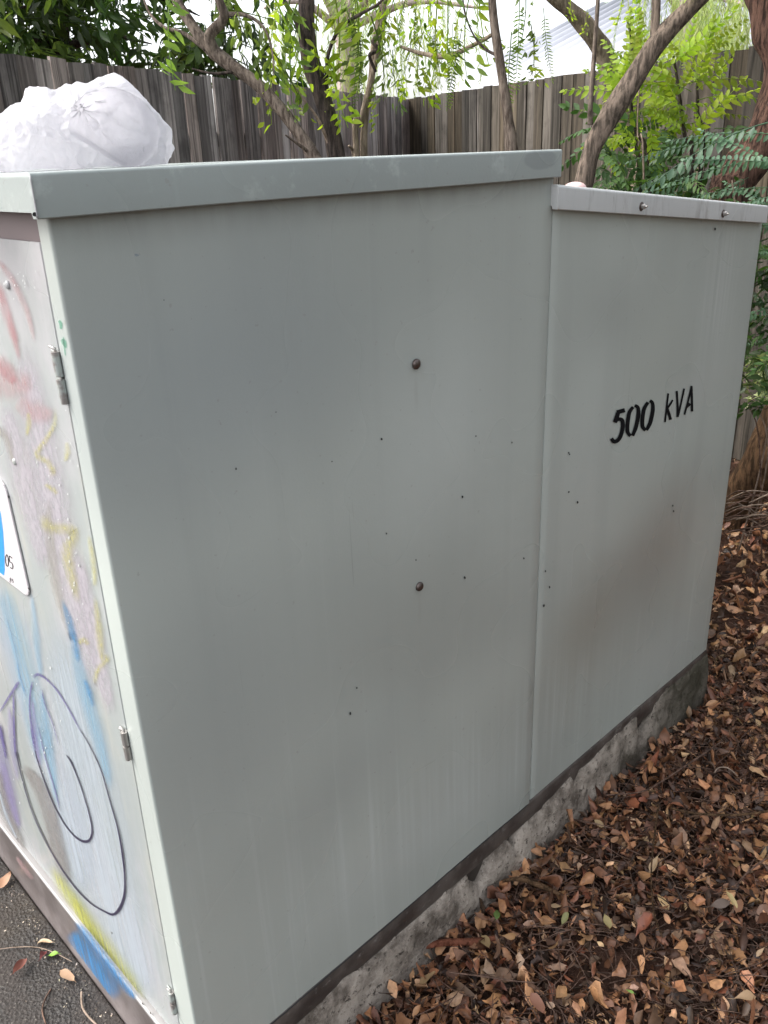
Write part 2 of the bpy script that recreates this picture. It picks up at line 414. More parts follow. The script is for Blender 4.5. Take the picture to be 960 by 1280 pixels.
# tall lid: skirted cover with rounded edges, slightly bowed
LZ0, LZ1, LO = 1.400, 1.4455, .014
def lid_obj(name, x0, x1, m, zb, zt, y0=-LO, y1=W+LO, r=.004, nx=14):
    """hollow lid: outer profile rounded at the top edge, skirt hangs down; returns one mesh"""
    V, Fc = [], []
    xs = [x0, x0+.0006]+[x0+(x1-x0)*k/nx for k in range(1, nx)]+[x1-.0006, x1]
    prof = []
    for i, xx in enumerate(xs):
        ins = .0012 if i in (0, len(xs)-1) else 0
        zt_, zb_ = zt(xx)-ins, zb(xx)+ins*.3
        p = [(y0+ins+.012, zb_+.006), (y0+ins+.010, zb_), (y0+ins+.0012, zb_), (y0+ins, zb_+.0012)]
        p += [(y0+ins+r-r*math.cos(a), zt_-r+r*math.sin(a)) for a in [R(t) for t in (0, 22, 45, 68, 90)]]
        p += [(y1-ins-r+r*math.sin(a), zt_-r+r*math.cos(a)) for a in [R(t) for t in (0, 22, 45, 68, 90)]]
        p += [(y1-ins, zb_), (y1-ins-.010, zb_), (y1-ins-.012, zb_+.006)]
        V += [(xx, a, b) for a, b in p]; n = len(p)
    for i in range(len(xs)-1):
        for j in range(n-1): Fc.append((i*n+j, (i+1)*n+j, (i+1)*n+j+1, i*n+j+1))
        Fc.append((i*n+n-1, (i+1)*n+n-1, (i+1)*n, i*n))
    Fc.append(tuple(range(n))); Fc.append(tuple((len(xs)-1)*n+j for j in range(n))[::-1])
    o = mesh(name, V, Fc, m, smooth=True, parent=K)
    e = o.modifiers.new('e', 'EDGE_SPLIT'); e.split_angle = R(35)
    return o
lid = lid_obj('lid', -LO-.002, .9235, m_lid, lambda x: LZ0+.0006*math.sin(x*7), lambda x: LZ1+.0009*math.sin(x*5))
# folded seam at the lid corner, drain hole
crn = merge([tube_geo([(-LO-.0026, -LO-.0004, LZ0+.001), (-LO-.0024, -LO-.0006, LZ0+.02), (-LO-.002, -LO-.0004, LZ1-.003)], [.0016, .0012, .0016], 6, .8, 3, sub=4)])
mesh('corner_weld', crn[0], crn[1], m_door, True, lid)
hp = on(42, 268, 1, -LO-.001)
def disc(name, c, r, ax, m, parent, t=.0004, k=10):
    V, Fc = [], []
    a, b = [(1, 2), (0, 2), (0, 1)][ax]
    for s in (0, 1):
        for j in range(k):
            q = list(c); q[a] += r*math.cos(2*math.pi*j/k); q[b] += r*math.sin(2*math.pi*j/k); q[ax] += -t if s else t
            V.append(q)
    Fc = [tuple(range(k))[::-1], tuple(range(k, 2*k))]+[(j, (j+1) % k, k+(j+1) % k, k+j) for j in range(k)]
    return mesh(name, V, Fc, m, parent=parent)
disc('drain_hole', (hp.x+.001, hp.y, hp.z), .0022, 1, m_dark, lid)
slid = lid_obj('short_lid', .9145, 1.812, m_slid, lambda x: lidz(x), lambda x: lidz(x)+.0415, y0=-.015, r=.006)
def dome(name, c, r, h, nrm, m, parent, k=14, rings=5, washer=None):
    """rounded head standing on a face; nrm = outward direction"""
    N = Vector(nrm).normalized(); A = N.orthogonal().normalized(); B = N.cross(A); V, Fc = [], []
    prof = [(1, 0), (1.0, .18)]+[(math.cos(a), .18+.82*math.sin(a)) for a in [R(90*i/rings) for i in range(1, rings)]]
    for pr, ph in prof:
        for j in range(k):
            t = 2*math.pi*j/k; V.append(Vector(c)+(A*math.cos(t)+B*math.sin(t))*r*pr+N*h*ph)
    V.append(Vector(c)+N*h); n = len(prof)
    for i in range(n-1):
        for j in range(k): Fc.append((i*k+j, i*k+(j+1) % k, (i+1)*k+(j+1) % k, (i+1)*k+j))
    for j in range(k): Fc.append(((n-1)*k+j, (n-1)*k+(j+1) % k, n*k))
    return mesh(name, V, Fc, m, True, parent)
for (u, v) in ((520, 455), (524, 733)):
    c = on(u, v, 1, -.0006); dome('bolt', c, .0088, .0062, (0, -1, 0), m_bolt, K)
for (u, v) in ((802, 258), (904, 267)):
    c = on(u, v, 1, -.0155)
    b = dome('bolt', c, .0088, .0018, (0, -1, 0), m_bolt, K, 12, 3)
    V, Fc = tube_geo([c+Vector((0, 0, 0)), c+Vector((0, -.0075, 0)), c+Vector((0, -.009, 0))], [.0052, .0052, .003], 6)
    mesh('nut', V, Fc, m_steel, parent=b)
    V, Fc = tube_geo([c+Vector((0, -.006, 0)), c+Vector((0, -.013, 0))], [.0024, .0022], 8)
    mesh('stud', V, Fc, m_steel, parent=b)
# black pin holes / specks on the side panel
sp = [(295, 586, 2), (477, 549, 2), (415, 577, 1.2), (578, 621, 2), (581, 722, 2), (438, 892, 2.2), (446, 860, 1.5), (640, 553, 1.5), (711, 566, 1.5), (711, 615, 1.6), (722, 628, 1.8),
      (655, 698, 1.6), (682, 714, 1.5), (687, 734, 1.6), (680, 757, 2.2), (894, 286, 2.2), (841, 632, 1.6), (842, 639, 1.6), (483, 667, 1.4), (345, 515, 1), (205, 375, 1), (520, 700, 1.2), (595, 545, 1.4), (712, 568, 1.4)]
V, Fc = [], []
for (u, v, s) in sp:
    y = -.0009 if u < 690 else .0006; s *= .78
    pts = [on(u+s*.8*math.cos(a)*random.uniform(.7, 1.2), v+s*math.sin(a)*random.uniform(.8, 1.4), 1, y) for a in [i*math.pi/4 for i in range(8)]]
    o = len(V); V += pts; Fc.append(tuple(range(o, o+8)))
tag(mesh('paint_chips', V, Fc, m_dark, parent=K), kind='stuff')

# ---- ribbons laid on a face (lettering, pen lines, spray strokes)
def ribbon_geo(pts, ws, ax, val, sub=5):
    P = [Vector((p[0], p[1])) for p in pts]; n = len(P)
    ws = list(ws) if hasattr(ws, '__len__') else [ws]*n
    if len(ws) != n: ws = list(np.interp(np.linspace(0, 1, n), np.linspace(0, 1, len(ws)), ws))
    Q, q = [], []
    for i in range(n-1):
        p0, p1, p2, p3 = P[max(i-1, 0)], P[i], P[i+1], P[min(i+2, n-1)]
        for j in range(sub):
            t = j/sub
            Q.append(0.5*((2*p1)+(-p0+p2)*t+(2*p0-5*p1+4*p2-p3)*t*t+(-p0+3*p1-3*p2+p3)*t**3)); q.append(ws[i]*(1-t)+ws[i+1]*t)
    Q.append(P[-1]); q.append(ws[-1])
    V, Fc, U = [], [], []
    for i, p in enumerate(Q):
        T = (Q[min(i+1, len(Q)-1)]-Q[max(i-1, 0)]); T = T.normalized() if T.length > 1e-6 else Vector((0, 1))
        N = Vector((-T.y, T.x))*q[i]/2
        a = on(p.x+N.x, p.y+N.y, ax, val); b = on(p.x-N.x, p.y-N.y, ax, val)
        V += [a, b]; s = i/(len(Q)-1); U += [(s, 0), (s, 1)]
        if i: k = 2*i; Fc.append((k-2, k-1, k+1, k))
    return V, Fc, U
# stencilled lettering: coordinates read from a 6x enlargement (origin 740,460)
S = lambda L: [(740+x/6, 460+y/6) for x, y in L]
glyphs = {
 'digit_five': [([(186, 333), (247, 316)], 4.2, 1), ([(196, 335), (184, 375), (172, 408)], 4.4, 2), ([(168, 402), (200, 384), (226, 392), (232, 432), (222, 490), (200, 535), (168, 552), (146, 528)], (3, 3.6, 4.2, 5, 5, 5, 5.2, 3.6), 5)],
 'digit_zero': [([(309, 292), (282, 330), (272, 380), (266, 430), (268, 480), (290, 510)], (1.6, 4, 4.6, 4.6, 4.6, 2), 5), ([(322, 281), (344, 296), (349, 340), (340, 400), (326, 455), (304, 508)], (1.6, 3.6, 4.6, 4.6, 4.2, 2), 5)],
 'digit_zero_2': [([(420, 257), (394, 300), (383, 345), (378, 395), (380, 440), (402, 468)], (1.6, 4, 4.6, 4.6, 4.6, 2), 5), ([(434, 245), (453, 262), (457, 310), (447, 370), (433, 420), (408, 466)], (1.6, 3.6, 4.6, 4.6, 4.2, 2), 5)],
 'letter_k': [([(572, 190), (560, 300), (548, 406)], 1.9, 2), ([(606, 240), (588, 270), (566, 300)], (1.6, 2.2, 2.2), 2), ([(566, 300), (578, 345), (590, 388)], (2.2, 3, 3), 2)],
 'letter_v': [([(636, 172), (642, 270), (642, 368)], 2.2, 2), ([(692, 154), (668, 265), (645, 366)], 1.8, 2)],
 'letter_a': [([(748, 134), (722, 245), (694, 350)], 1.8, 2), ([(746, 134), (750, 230), (751, 326)], 2.3, 2), ([(708, 300), (736, 266)], (1.6, 3.4), 1)],
}
LT = None
for g, strokes in glyphs.items():
    V, Fc = [], []
    for i, (L, wd, sb) in enumerate(strokes):
        v, f, u = ribbon_geo(S(L), [min(5.0, max(q*1.2, 3.9 if len(wd) > 3 else 2.1)) for q in wd] if hasattr(wd, '__len__') else [wd*1.25]*len(L), 1, .0002-.0001*i, sb+1)
        o = len(V); V += v; Fc += [tuple(q+o for q in t) for t in f]
    mesh(g.replace('_2', ''), V, Fc, m_letter, parent=so)

# ---- front: frame, door, hinges, sign, graffiti
box('vent_band', (.008, .030, 1.372), (.014, W-.03, 1.406), m_band, K, bev=.001)
DX = .0015                                    # door face
door_V = []
zs_ = np.linspace(.026, 1.3735, 28)
for z in zs_:
    e = strip_y(z)+.0035
    p = [(DX+.02, e), (DX+.003, e), (DX, e+.003)]+[(DX+.0005*math.sin(3*y+z*2), e+.003+(1.26-e)*y) for y in np.linspace(.02, 1, 26)]+[(DX+.02, 1.264)]
    door_V += [(a, b, z) for a, b in p]; dn = len(p)
Fc = [(i*dn+j+1, i*dn+j, (i+1)*dn+j, (i+1)*dn+j+1) for i in range(len(zs_)-1) for j in range(dn-1)]
door = mesh('door', door_V, Fc, m_door, True, K)
md = door.modifiers.new('t', 'SOLIDIFY'); md.thickness = .002; md.offset = -1
door.modifiers.new('e', 'EDGE_SPLIT').split_angle = R(40)
box('door_frame', (.0225, .008, .03), (.03, W-.02, 1.372), m_dark, K, bev=.001)
box('front_post', (-.001, 1.268, .0), (.02, W, 1.399), m_door, K, bev=.002)
# front base channel with its rounded shiny lip
V, Fc = [], []
pr = [(-.0068, .007), (-.0065, .002), (-.0065, -.06), (-.0070, -.112), (-.0100, -.115), (-.011, -.16)]
pr2 = [(.0205, .019)]+[(-.0050+.004*math.cos(a), .012+.004*math.sin(a)) for a in [R(t) for t in range(70, 190, 12)]]+[(-.0088, .0075), (-.0068, .0065)]
NY = 24
for i in range(NY+1):
    y = .003+(W-.006)*i/NY
    V += [(a, y, b+.001*math.sin(y*8)*(1 if b > 0 else 0)) for a, b in pr]
n = len(pr)
Fc = [(i*n+j, i*n+j+1, (i+1)*n+j+1, (i+1)*n+j) for i in range(NY) for j in range(n-1)]
base = mesh('base_channel', V, Fc, m_lip, True, K)
V = []
for i in range(NY+1):
    y = .003+(W-.006)*i/NY
    V += [(a, y, b+.001*math.sin(y*8)) for a, b in pr2]
n = len(pr2); lip = mesh('door_sill', V, [(i*n+j, i*n+j+1, (i+1)*n+j+1, (i+1)*n+j) for i in range(NY) for j in range(n-1)], m_sill, True, K)
base.modifiers.new('e', 'EDGE_SPLIT').split_angle = R(50)
# side base channel, dark brown, set back a little under the panel
V, Fc = [], []
pr = [(.014, .001), (.0035, .0008), (.002, -.003), (.0022, -.050), (.006, -.058), (.02, -.062), (.02, -.12)]
NX = 40
for i in range(NX+1):
    x = -.012+(L2+.008)*i/NX
    V += [(x, a, b+.0012*mn.noise(Vector((x*9, b*30, 0)))) for a, b in pr]
n = len(pr); Fc = [((i+1)*n+j, (i+1)*n+j+1, i*n+j+1, i*n+j) for i in range(NX) for j in range(n-1)]
mesh('base_channel', V, Fc, m_base, True, K).modifiers.new('t', 'SOLIDIFY').thickness = .003
V, Fc = [], []                               # flaking black sealant bead along the panel foot
v, f = tube_geo([(x, .0005+.0008*mn.noise(Vector((x*40, 0, 0))), -.0006+.0012*mn.noise(Vector((x*60, 3, 0)))) for x in np.linspace(0., L1-.01, 120)], [.0016+.0012*max(0, mn.noise(Vector((x*55, 7, 0)))) for x in range(120)], 5)
mesh('sealant_bead', v, f, m_dark, True, K)

for (y, z, hh, mt) in ((.047, 1.222, .062, m_hinge), (.066, .684, .048, m_steel), (.0665, .140, .050, m_hinge)):
    # leaf on the door, two knuckles, pin
    e = strip_y(z)
    hb = bmesh.new(); box_bm(hb, (DX-.0035, e+.004, z-hh/2), (DX-.0012, e+.020, z+hh/2), .0006, 1)
    lf = from_bm('hinge', hb, mt, K)
    for s in (-1, 1):
        v, f = tube_geo([(DX-.005, e+.003, z+s*hh*.03), (DX-.005, e+.003, z+s*hh*.5)], .0052, 12)
        mesh('knuckle', v, f, mt, True, lf).modifiers.new('e', 'EDGE_SPLIT')
    v, f = tube_geo([(DX-.005, e+.003, z+hh*.48), (DX-.005, e+.003, z+hh*.56), (DX-.008, e+.010, z+hh*.60)], .0016, 6)
    mesh('pin', v, f, m_steel, True, lf)
for (u, v) in ((10, 356), (19, 577)):
    dome('rivet', on(u, v, 0, DX-.0002), .0055, .0035, (-1, 0, 0), m_door, door)
for (u, v) in ((178, 1254), (188, 1266), (140, 1166)):
    dome('rivet', on(u, v, 0, -.0067), .0025, .0012, (-1, 0, 0), m_base, base, 8, 3)
# number plate
sy0, sy1, sz0, sz1, rr_ = .312, .78, .824, 1.022, .022
out = []
for (cy, cz, a0) in ((sy1-rr_, sz1-rr_, 0), (sy0+rr_, sz1-rr_, 90), (sy0+rr_, sz0+rr_, 180), (sy1-rr_, sz0+rr_, 270)):
    out += [(cy+rr_*math.cos(R(a0+t)), cz+rr_*math.sin(R(a0+t))) for t in (0, 22, 45, 68, 90)]
nn = len(out); V = [(DX-.0006, a, b) for a, b in out]+[(DX-.0030, a, b) for a, b in out]+[(DX-.0036, .546+(a-.546)*.992, .923+(b-.923)*.985) for a, b in out]
Fc = [(i+nn*k, (i+1) % nn+nn*k, (i+1) % nn+nn*(k+1), i+nn*(k+1)) for i in range(nn) for k in (0, 1)]+[tuple(range(2*nn, 3*nn))]
m_plate = flat('plate_white', (.56, .53, .54), .35); m_blue = flat('plate_blue', (.03, .25, .62), .4)
plate = mesh('number_plate', V, Fc, m_plate, parent=door)
for (u, v) in ((10.5, 621), (36, 736)): disc('screw_hole', on(u, v, 0, DX-.0037), .0022, 0, m_dark, plate)
def poly_on(name, pts, ax, val, m, parent):
    return mesh(name, [on(u, v, ax, val) for u, v in pts], [tuple(range(len(pts)))], m, parent=parent)
bo = mesh('blue_print', [on(u, v, 0, DX-.0038) for u, v in [(-70, 560), (-30, 585), (-8, 610), (1, 642), (4, 665), (5.5, 690), (6, 712), (5, 719.5), (-10, 708), (-60, 668), (-110, 628)]], [tuple(range(11))], m_blue, parent=plate)
for nm, L in (('digit_zero', [(8.4, 693), (6.8, 697), (7.2, 704), (9, 708), (10.4, 705), (9.8, 697), (8.4, 693)]),
              ('digit_five', [(15, 698), (11.6, 695), (11.9, 702), (14.6, 703.5), (16, 707.5), (15.4, 711), (12.6, 709)])):
    v, f, u = ribbon_geo(L, [.9]*len(L), 0, DX-.0040, 3); mesh(nm, v, f, m_letter, parent=plate)
for nm, L in (('digit_eight', [(12.9, 722), (12.1, 724), (13.6, 725.5), (13.3, 728), (12.1, 726.6), (13.4, 723.6), (12.9, 722)]), ('digit_nine', [(16, 726), (14.9, 725.6), (14.8, 723.7), (15.8, 724), (16.3, 728), (15.4, 728.6)])):
    v, f, u = ribbon_geo(L, [.45]*len(L), 0, DX-.0040, 3); mesh(nm, v, f, m_letter, parent=plate)

def spray(name, c, alpha=.6, soft=.9, grain=.5, gscale=60, streak=False):
    x = Mat(name); uv = x.n('TexCoord').outputs['UV']; s = x.n('SeparateXYZ', i_0=uv)
    a = x.math('SUBTRACT', 1., x.math('ABSOLUTE', x.math('SUBTRACT', x.math('MULTIPLY', s.outputs[1], 2.), 1.)))
    b = x.math('SUBTRACT', 1., x.math('ABSOLUTE', x.math('SUBTRACT', x.math('MULTIPLY', s.outputs[0], 2.), 1.)))
    e = x.math('MULTIPLY', x.ramp(a, 0, soft), x.ramp(b, 0, .35))
    n = x.noise(1., 5, .7, v=x.map((1, gscale, gscale*.06 if streak else gscale*.6)))
    al = x.math('MULTIPLY', x.math('MULTIPLY', e, x.ramp(n, .5-grain*.3, .5+grain*.25, 1-grain, 1)), alpha)
    x.set(x.b.inputs['Alpha'], al)
    return x.fin(c, .5, .4)
SP = {
 'red': spray('spray_red', (.40, .17, .18), .48), 'pink': spray('spray_pink', (.44, .29, .29), .48), 'lilac': spray('spray_lilac', (.42, .385, .42), .7, grain=.45, gscale=70),
 'yellow': spray('spray_yellow', (.46, .43, .17), .60, 1., grain=.9, gscale=150), 'ylw2': spray('spray_acid_yellow', (.42, .42, .09), .7, 1., .6, 90, True),
 'blue': spray('spray_blue', (.08, .24, .42), .55, .9, .6, 60), 'blue2': spray('spray_strong_blue', (.05, .22, .46), .8, 1., .75, 90, True),
 'sky': spray('spray_light_blue', (.20, .36, .48), .5, .95, .6, 90, True),
 'purple': spray('spray_purple', (.24, .20, .36), .5, .9, .6, 80, True), 'brown': spray('spray_dull_brown', (.22, .20, .19), .6, .6, .3, 40),
 'white': spray('spray_pale_white', (.40, .45, .50), .6, .9, .4, 60, True), 'grey': spray('spray_pale_grey', (.34, .32, .29), .6, .9, .5, 60, True),
 'ink': flat('marker_purple_black', (.022, .018, .045), .35), 'inkp': spray('marker_purple', (.09, .07, .20), .7, .35, .2, 40), 'green': spray('marker_green', (.06, .30, .18), .5, .3, .2, 80),
 'chip': flat('chipped_white', (.46, .47, .46), .6),
}
strokes = [
 ('white', [(60, 760), (95, 900), (130, 1050), (165, 1180), (190, 1260)], (30, 90, 120, 90, 40)), ('white', [(40, 900), (80, 1010), (110, 1120)], (20, 60, 40)),
 ('lilac', [(25, 420), (45, 520), (70, 640), (95, 760), (125, 880)], (25, 60, 65, 50, 25)), ('lilac', [(5, 500), (30, 600), (60, 720)], (20, 50, 25)),
 ('lilac', [(95, 690), (115, 780), (140, 900)], (20, 36, 20)),
 ('grey', [(60, 620), (68, 720), (90, 800)], (12, 22, 8)), ('grey', [(-5, 535), (8, 548), (17, 580)], (20, 16, 8)),
 ('sky', [(0, 730), (18, 790), (40, 880), (55, 960)], (20, 55, 50, 25)), ('sky', [(38, 740), (46, 800), (52, 850)], (6, 16, 10)), ('sky', [(88, 790), (105, 860), (125, 930), (140, 990)], (12, 30, 26, 12)),
 ('sky', [(50, 860), (60, 920), (72, 1010)], (8, 24, 8)),
 ('pink', [(-5, 322), (15, 350), (34, 390), (44, 430)], (8, 14, 12, 6)), ('pink', [(-10, 475), (15, 480), (42, 478)], (60, 58, 30)), ('pink', [(20, 500), (45, 515), (68, 520)], (30, 40, 20)),
 ('red', [(-4, 350), (6, 385), (17, 420), (25, 452)], (10, 13, 12, 3)), ('red', [(-6, 450), (8, 463), (20, 480)], (24, 22, 8)),
 ('yellow', [(69, 508), (68, 530), (57, 550), (46, 568), (60, 578), (66, 590), (60, 594)], (4, 7, 8, 9, 9, 10, 5)), ('yellow', [(35, 515), (36, 530), (33, 546)], (4, 9, 4)),
 ('yellow', [(83, 552), (84, 566), (81, 578)], (4, 9, 4)), ('yellow', [(55, 640), (60, 658), (92, 665), (84, 690), (92, 730), (98, 755)], (10, 16, 16, 18, 14, 6)), ('yellow', [(110, 668), (116, 700), (119, 735)], (5, 9, 6)),
 ('yellow', [(98, 805), (104, 800), (112, 806)], (7, 9, 5)), ('yellow', [(130, 818), (134, 824), (122, 838), (118, 856)], (5, 8, 8, 5)), ('yellow', [(55, 605), (66, 612), (72, 618)], (5, 8, 5)), ('yellow', [(118, 745), (124, 790), (128, 830)], (4, 12, 6)),
 ('blue', [(77, 748), (86, 775), (94, 805), (98, 830)], (5, 14, 15, 5)), ('blue', [(105, 848), (112, 868), (116, 885)], (6, 13, 5)),
 ('blue', [(21, 825), (24, 843), (29, 860), (34, 873)], (1.4, 3, 4.5, 1)), ('blue', [(7, 770), (16, 800), (24, 835)], (1, 2, 1)),
 ('purple', [(-6, 900), (4, 960), (20, 1040)], (22, 34, 24)), ('purple', [(10, 880), (16, 930), (22, 980)], (5, 15, 8)), ('purple', [(40, 870), (44, 920), (50, 960)], (4, 12, 8)),
 ('brown', [(25, 955), (45, 978), (60, 1010), (72, 1060), (88, 1110)], (10, 22, 26, 26, 14)), ('brown', [(-5, 960), (6, 1010), (30, 1065)], (18, 22, 12)),
 ('purple', [(2, 950), (12, 990), (26, 1040)], (8, 15, 6)), ('white', [(-2, 985), (8, 1020), (22, 1050)], (4, 7, 3)),
 ('ylw2', [(62, 1080), (78, 1108), (103, 1143), (133, 1188), (160, 1226), (182, 1260)], (10, 22, 30, 36, 36, 18)), ('ylw2', [(88, 1122), (110, 1160), (140, 1206)], (8, 22, 10)),
 ('inkp', [(-2, 893), (10, 873), (21, 856), (22, 852)], (2, 3.4, 4.5, 3)), ('inkp', [(17, 862), (17, 890), (18, 925), (20, 950)], (2.4, 3.4, 3.4, 2.6)),
 ('inkp', [(41, 850), (38, 865), (37, 885), (40, 915), (45, 945)], (3.4, 2.4, 2.6, 3.6, 3.)), ('inkp', [(41, 848), (47, 843), (58, 849), (72, 864), (88, 890), (105, 923)], (5, 4, 2.6, 2.4, 2.2, 2)),
 ('inkp', [(-1, 905), (3, 925), (8, 950)], (5, 4.5, 3)), ('inkp', [(52, 860), (56, 880), (66, 905), (74, 935)], (1, 1.6, 1.2, .8)), ('inkp', [(46, 900), (56, 945), (68, 985), (76, 1017)], (1.2, 1.6, 1.6, 1)),
 ('ink', [(100, 912), (114, 936), (127, 965), (137, 1000), (147, 1035), (153, 1068), (156, 1098), (155, 1120), (149, 1136), (141, 1143), (130, 1139), (112, 1128), (92, 1107), (72, 1078), (54, 1046), (40, 1014), (28, 975), (20, 940)],
  (.6, 1, 1.2, 1.3, 1.6, 2.4, 2.0, 2.8, 4, 3, 1.8, 1.7, 1.6, 1.5, 1.4, 1.3, 1.4, 1.6)),
 ('ink', [(83, 944), (89, 953), (97, 972), (104, 992), (111, 1016), (115, 1036), (113, 1048), (107, 1052), (98, 1049), (89, 1041), (78, 1026), (66, 1003), (55, 975), (46, 948), (44, 938)],
  (1, 1.8, 1.3, 1.2, 1.5, 1.8, 2.8, 3.4, 2.4, 1.5, 1.3, 1.3, 1.4, 1.2, .6)),
]
for i, (k, P, wd) in enumerate(strokes):
    v, f, u = ribbon_geo(P, [q*.95 for q in wd] if k == 'ink' else [q*1.35 for q in wd] if k in ('yellow', 'red') else wd, 0, DX-.0009-i*.00003, 6)
    mesh('pen_line' if k.startswith('ink') else 'spray_stroke', v, f, SP[k], parent=door, uvs=u)
for k, P, wd, xx in (('blue2', [(88, 1163), (104, 1186), (124, 1214), (148, 1250)], (20, 44, 50, 30), -.0075), ('blue2', [(92, 1150), (110, 1170), (135, 1203), (160, 1236), (172, 1250)], (8, 15, 16, 16, 6), -.0096), ('pink', [(20, 1070), (30, 1085), (42, 1100)], (6, 9, 6), -.0077)):
    v, f, u = ribbon_geo(P, wd, 0, xx, 6); mesh('spray_stroke', v, f, SP[k], parent=base, uvs=u)
side0 = [o for o in K.children if o.name == 'side_panel'][0]
for P, wd in (([(73, 400), (76, 405), (76, 412)], (3, 5, 3)), ([(76, 424), (80, 428), (83, 436)], (3, 8, 1)), ([(79, 420), (80, 432), (82, 446)], (2, 2, 1.4))):
    v, f, u = ribbon_geo(P, wd, 0, -.0006, 4); mesh('pen_line', v, f, SP['green'], parent=side0, uvs=u)
v, f, u = ribbon_geo([(168, 318), (171, 319), (174, 319)], (1.5, 5, 1.5), 1, -.0007, 3); mesh('pen_line', v, f, SP['blue'], parent=side0, uvs=u)
# flaked paint chips on the door
V, Fc = [], []
for _ in range(110):
    u, v = random.choice([(random.gauss(70, 16), random.gauss(600, 45)), (random.gauss(95, 10), random.gauss(720, 50)), (random.gauss(40, 25), random.gauss(930, 60)), (random.gauss(30, 10), random.gauss(350, 12))])
    if not (0 < u < 55+(v-300)*.16): continue
    s = random.uniform(.3, .9); k = random.uniform(.8, 3.); o = len(V)
    V += [on(u+s*math.cos(a)*random.uniform(.6, 1.2), v+s*k*math.sin(a)*random.uniform(.6, 1.2), 0, DX-.0024) for a in [i*math.pi/3 for i in range(6)]]; Fc.append(tuple(range(o, o+6)))
tag(mesh('paint_flakes', V, Fc, SP['chip'], parent=door), kind='stuff')

# ------------------------------------------------------------------ concrete plinth under the cabinet (rough cast, uneven top edge)
V, Fc = [], []
NXp, rows = 240, 12
XH = on(803, 925, 1, 0).x; print('hollow', XH, on(605, 1075, 1, 0).x)
def topz(x):
    z = float(np.interp(x, [0, .93, 1.08, 1.35, 1.8], [-.050, -.048, -.030, -.016, -.010]))+.017*mn.noise(Vector((x*8, 1, 0)))+.006*mn.noise(Vector((x*30, 5, 0)))
    z -= .075*max(0, 1-abs(x-.735)/.045)**.6 if abs(x-.735) < .045 else 0          # broken-out hollows
    z -= .045*max(0, 1-abs(x-.86)/.03) if abs(x-.86) < .03 else 0
    z -= .085*max(0, 1-abs(x-XH)/.05)**.5 if abs(x-XH) < .05 else 0
    return z
for i in range(NXp+1):
    x = -.002+(L2+.001)*i/NXp
    tz = topz(x)
    for j in range(rows):
        t = j/(rows-1); z = tz*(1-t)+(-.20)*t
        y = -.006+(-.016*t if t > 0 else 0)+.009*mn.noise(Vector((x*22, z*22, 2)))+.004*mn.noise(Vector((x*70, z*70, 4)))
        if j == 0: y = .030
        if j == 1: y += .006; z = tz-.002
        V.append((x, y, z))
Fc = [((i+1)*rows+j, (i+1)*rows+j+1, i*rows+j+1, i*rows+j) for i in range(NXp) for j in range(rows-1)]
PL = tag(empty('concrete_plinth', (.9, .65, GZ)), 'rough stained concrete plinth under the cabinet, beside the leaf litter', 'plinth')
mesh('rough_edge', V, Fc, m_conc, True, PL, origin=(.9, .65, GZ))
pc = box('core', (.002, .032, -.20), (L2-.004, W-.01, -.063), m_conc, PL, bev=.004)
pc.data.transform(Matrix.Translation((-.9, -.65, -GZ)))
v, f = [], []
bm = bmesh.new(); bmesh.ops.create_grid(bm, x_segments=2, y_segments=20, size=.5)
for q in bm.verts: q.co = Vector((L2-.002+.003*mn.noise(q.co*30), .65+q.co.y*1.32, -.125+q.co.x*.14))-Vector((.9, .65, GZ))
from_bm('rough_edge', bm, m_conc, PL, True)

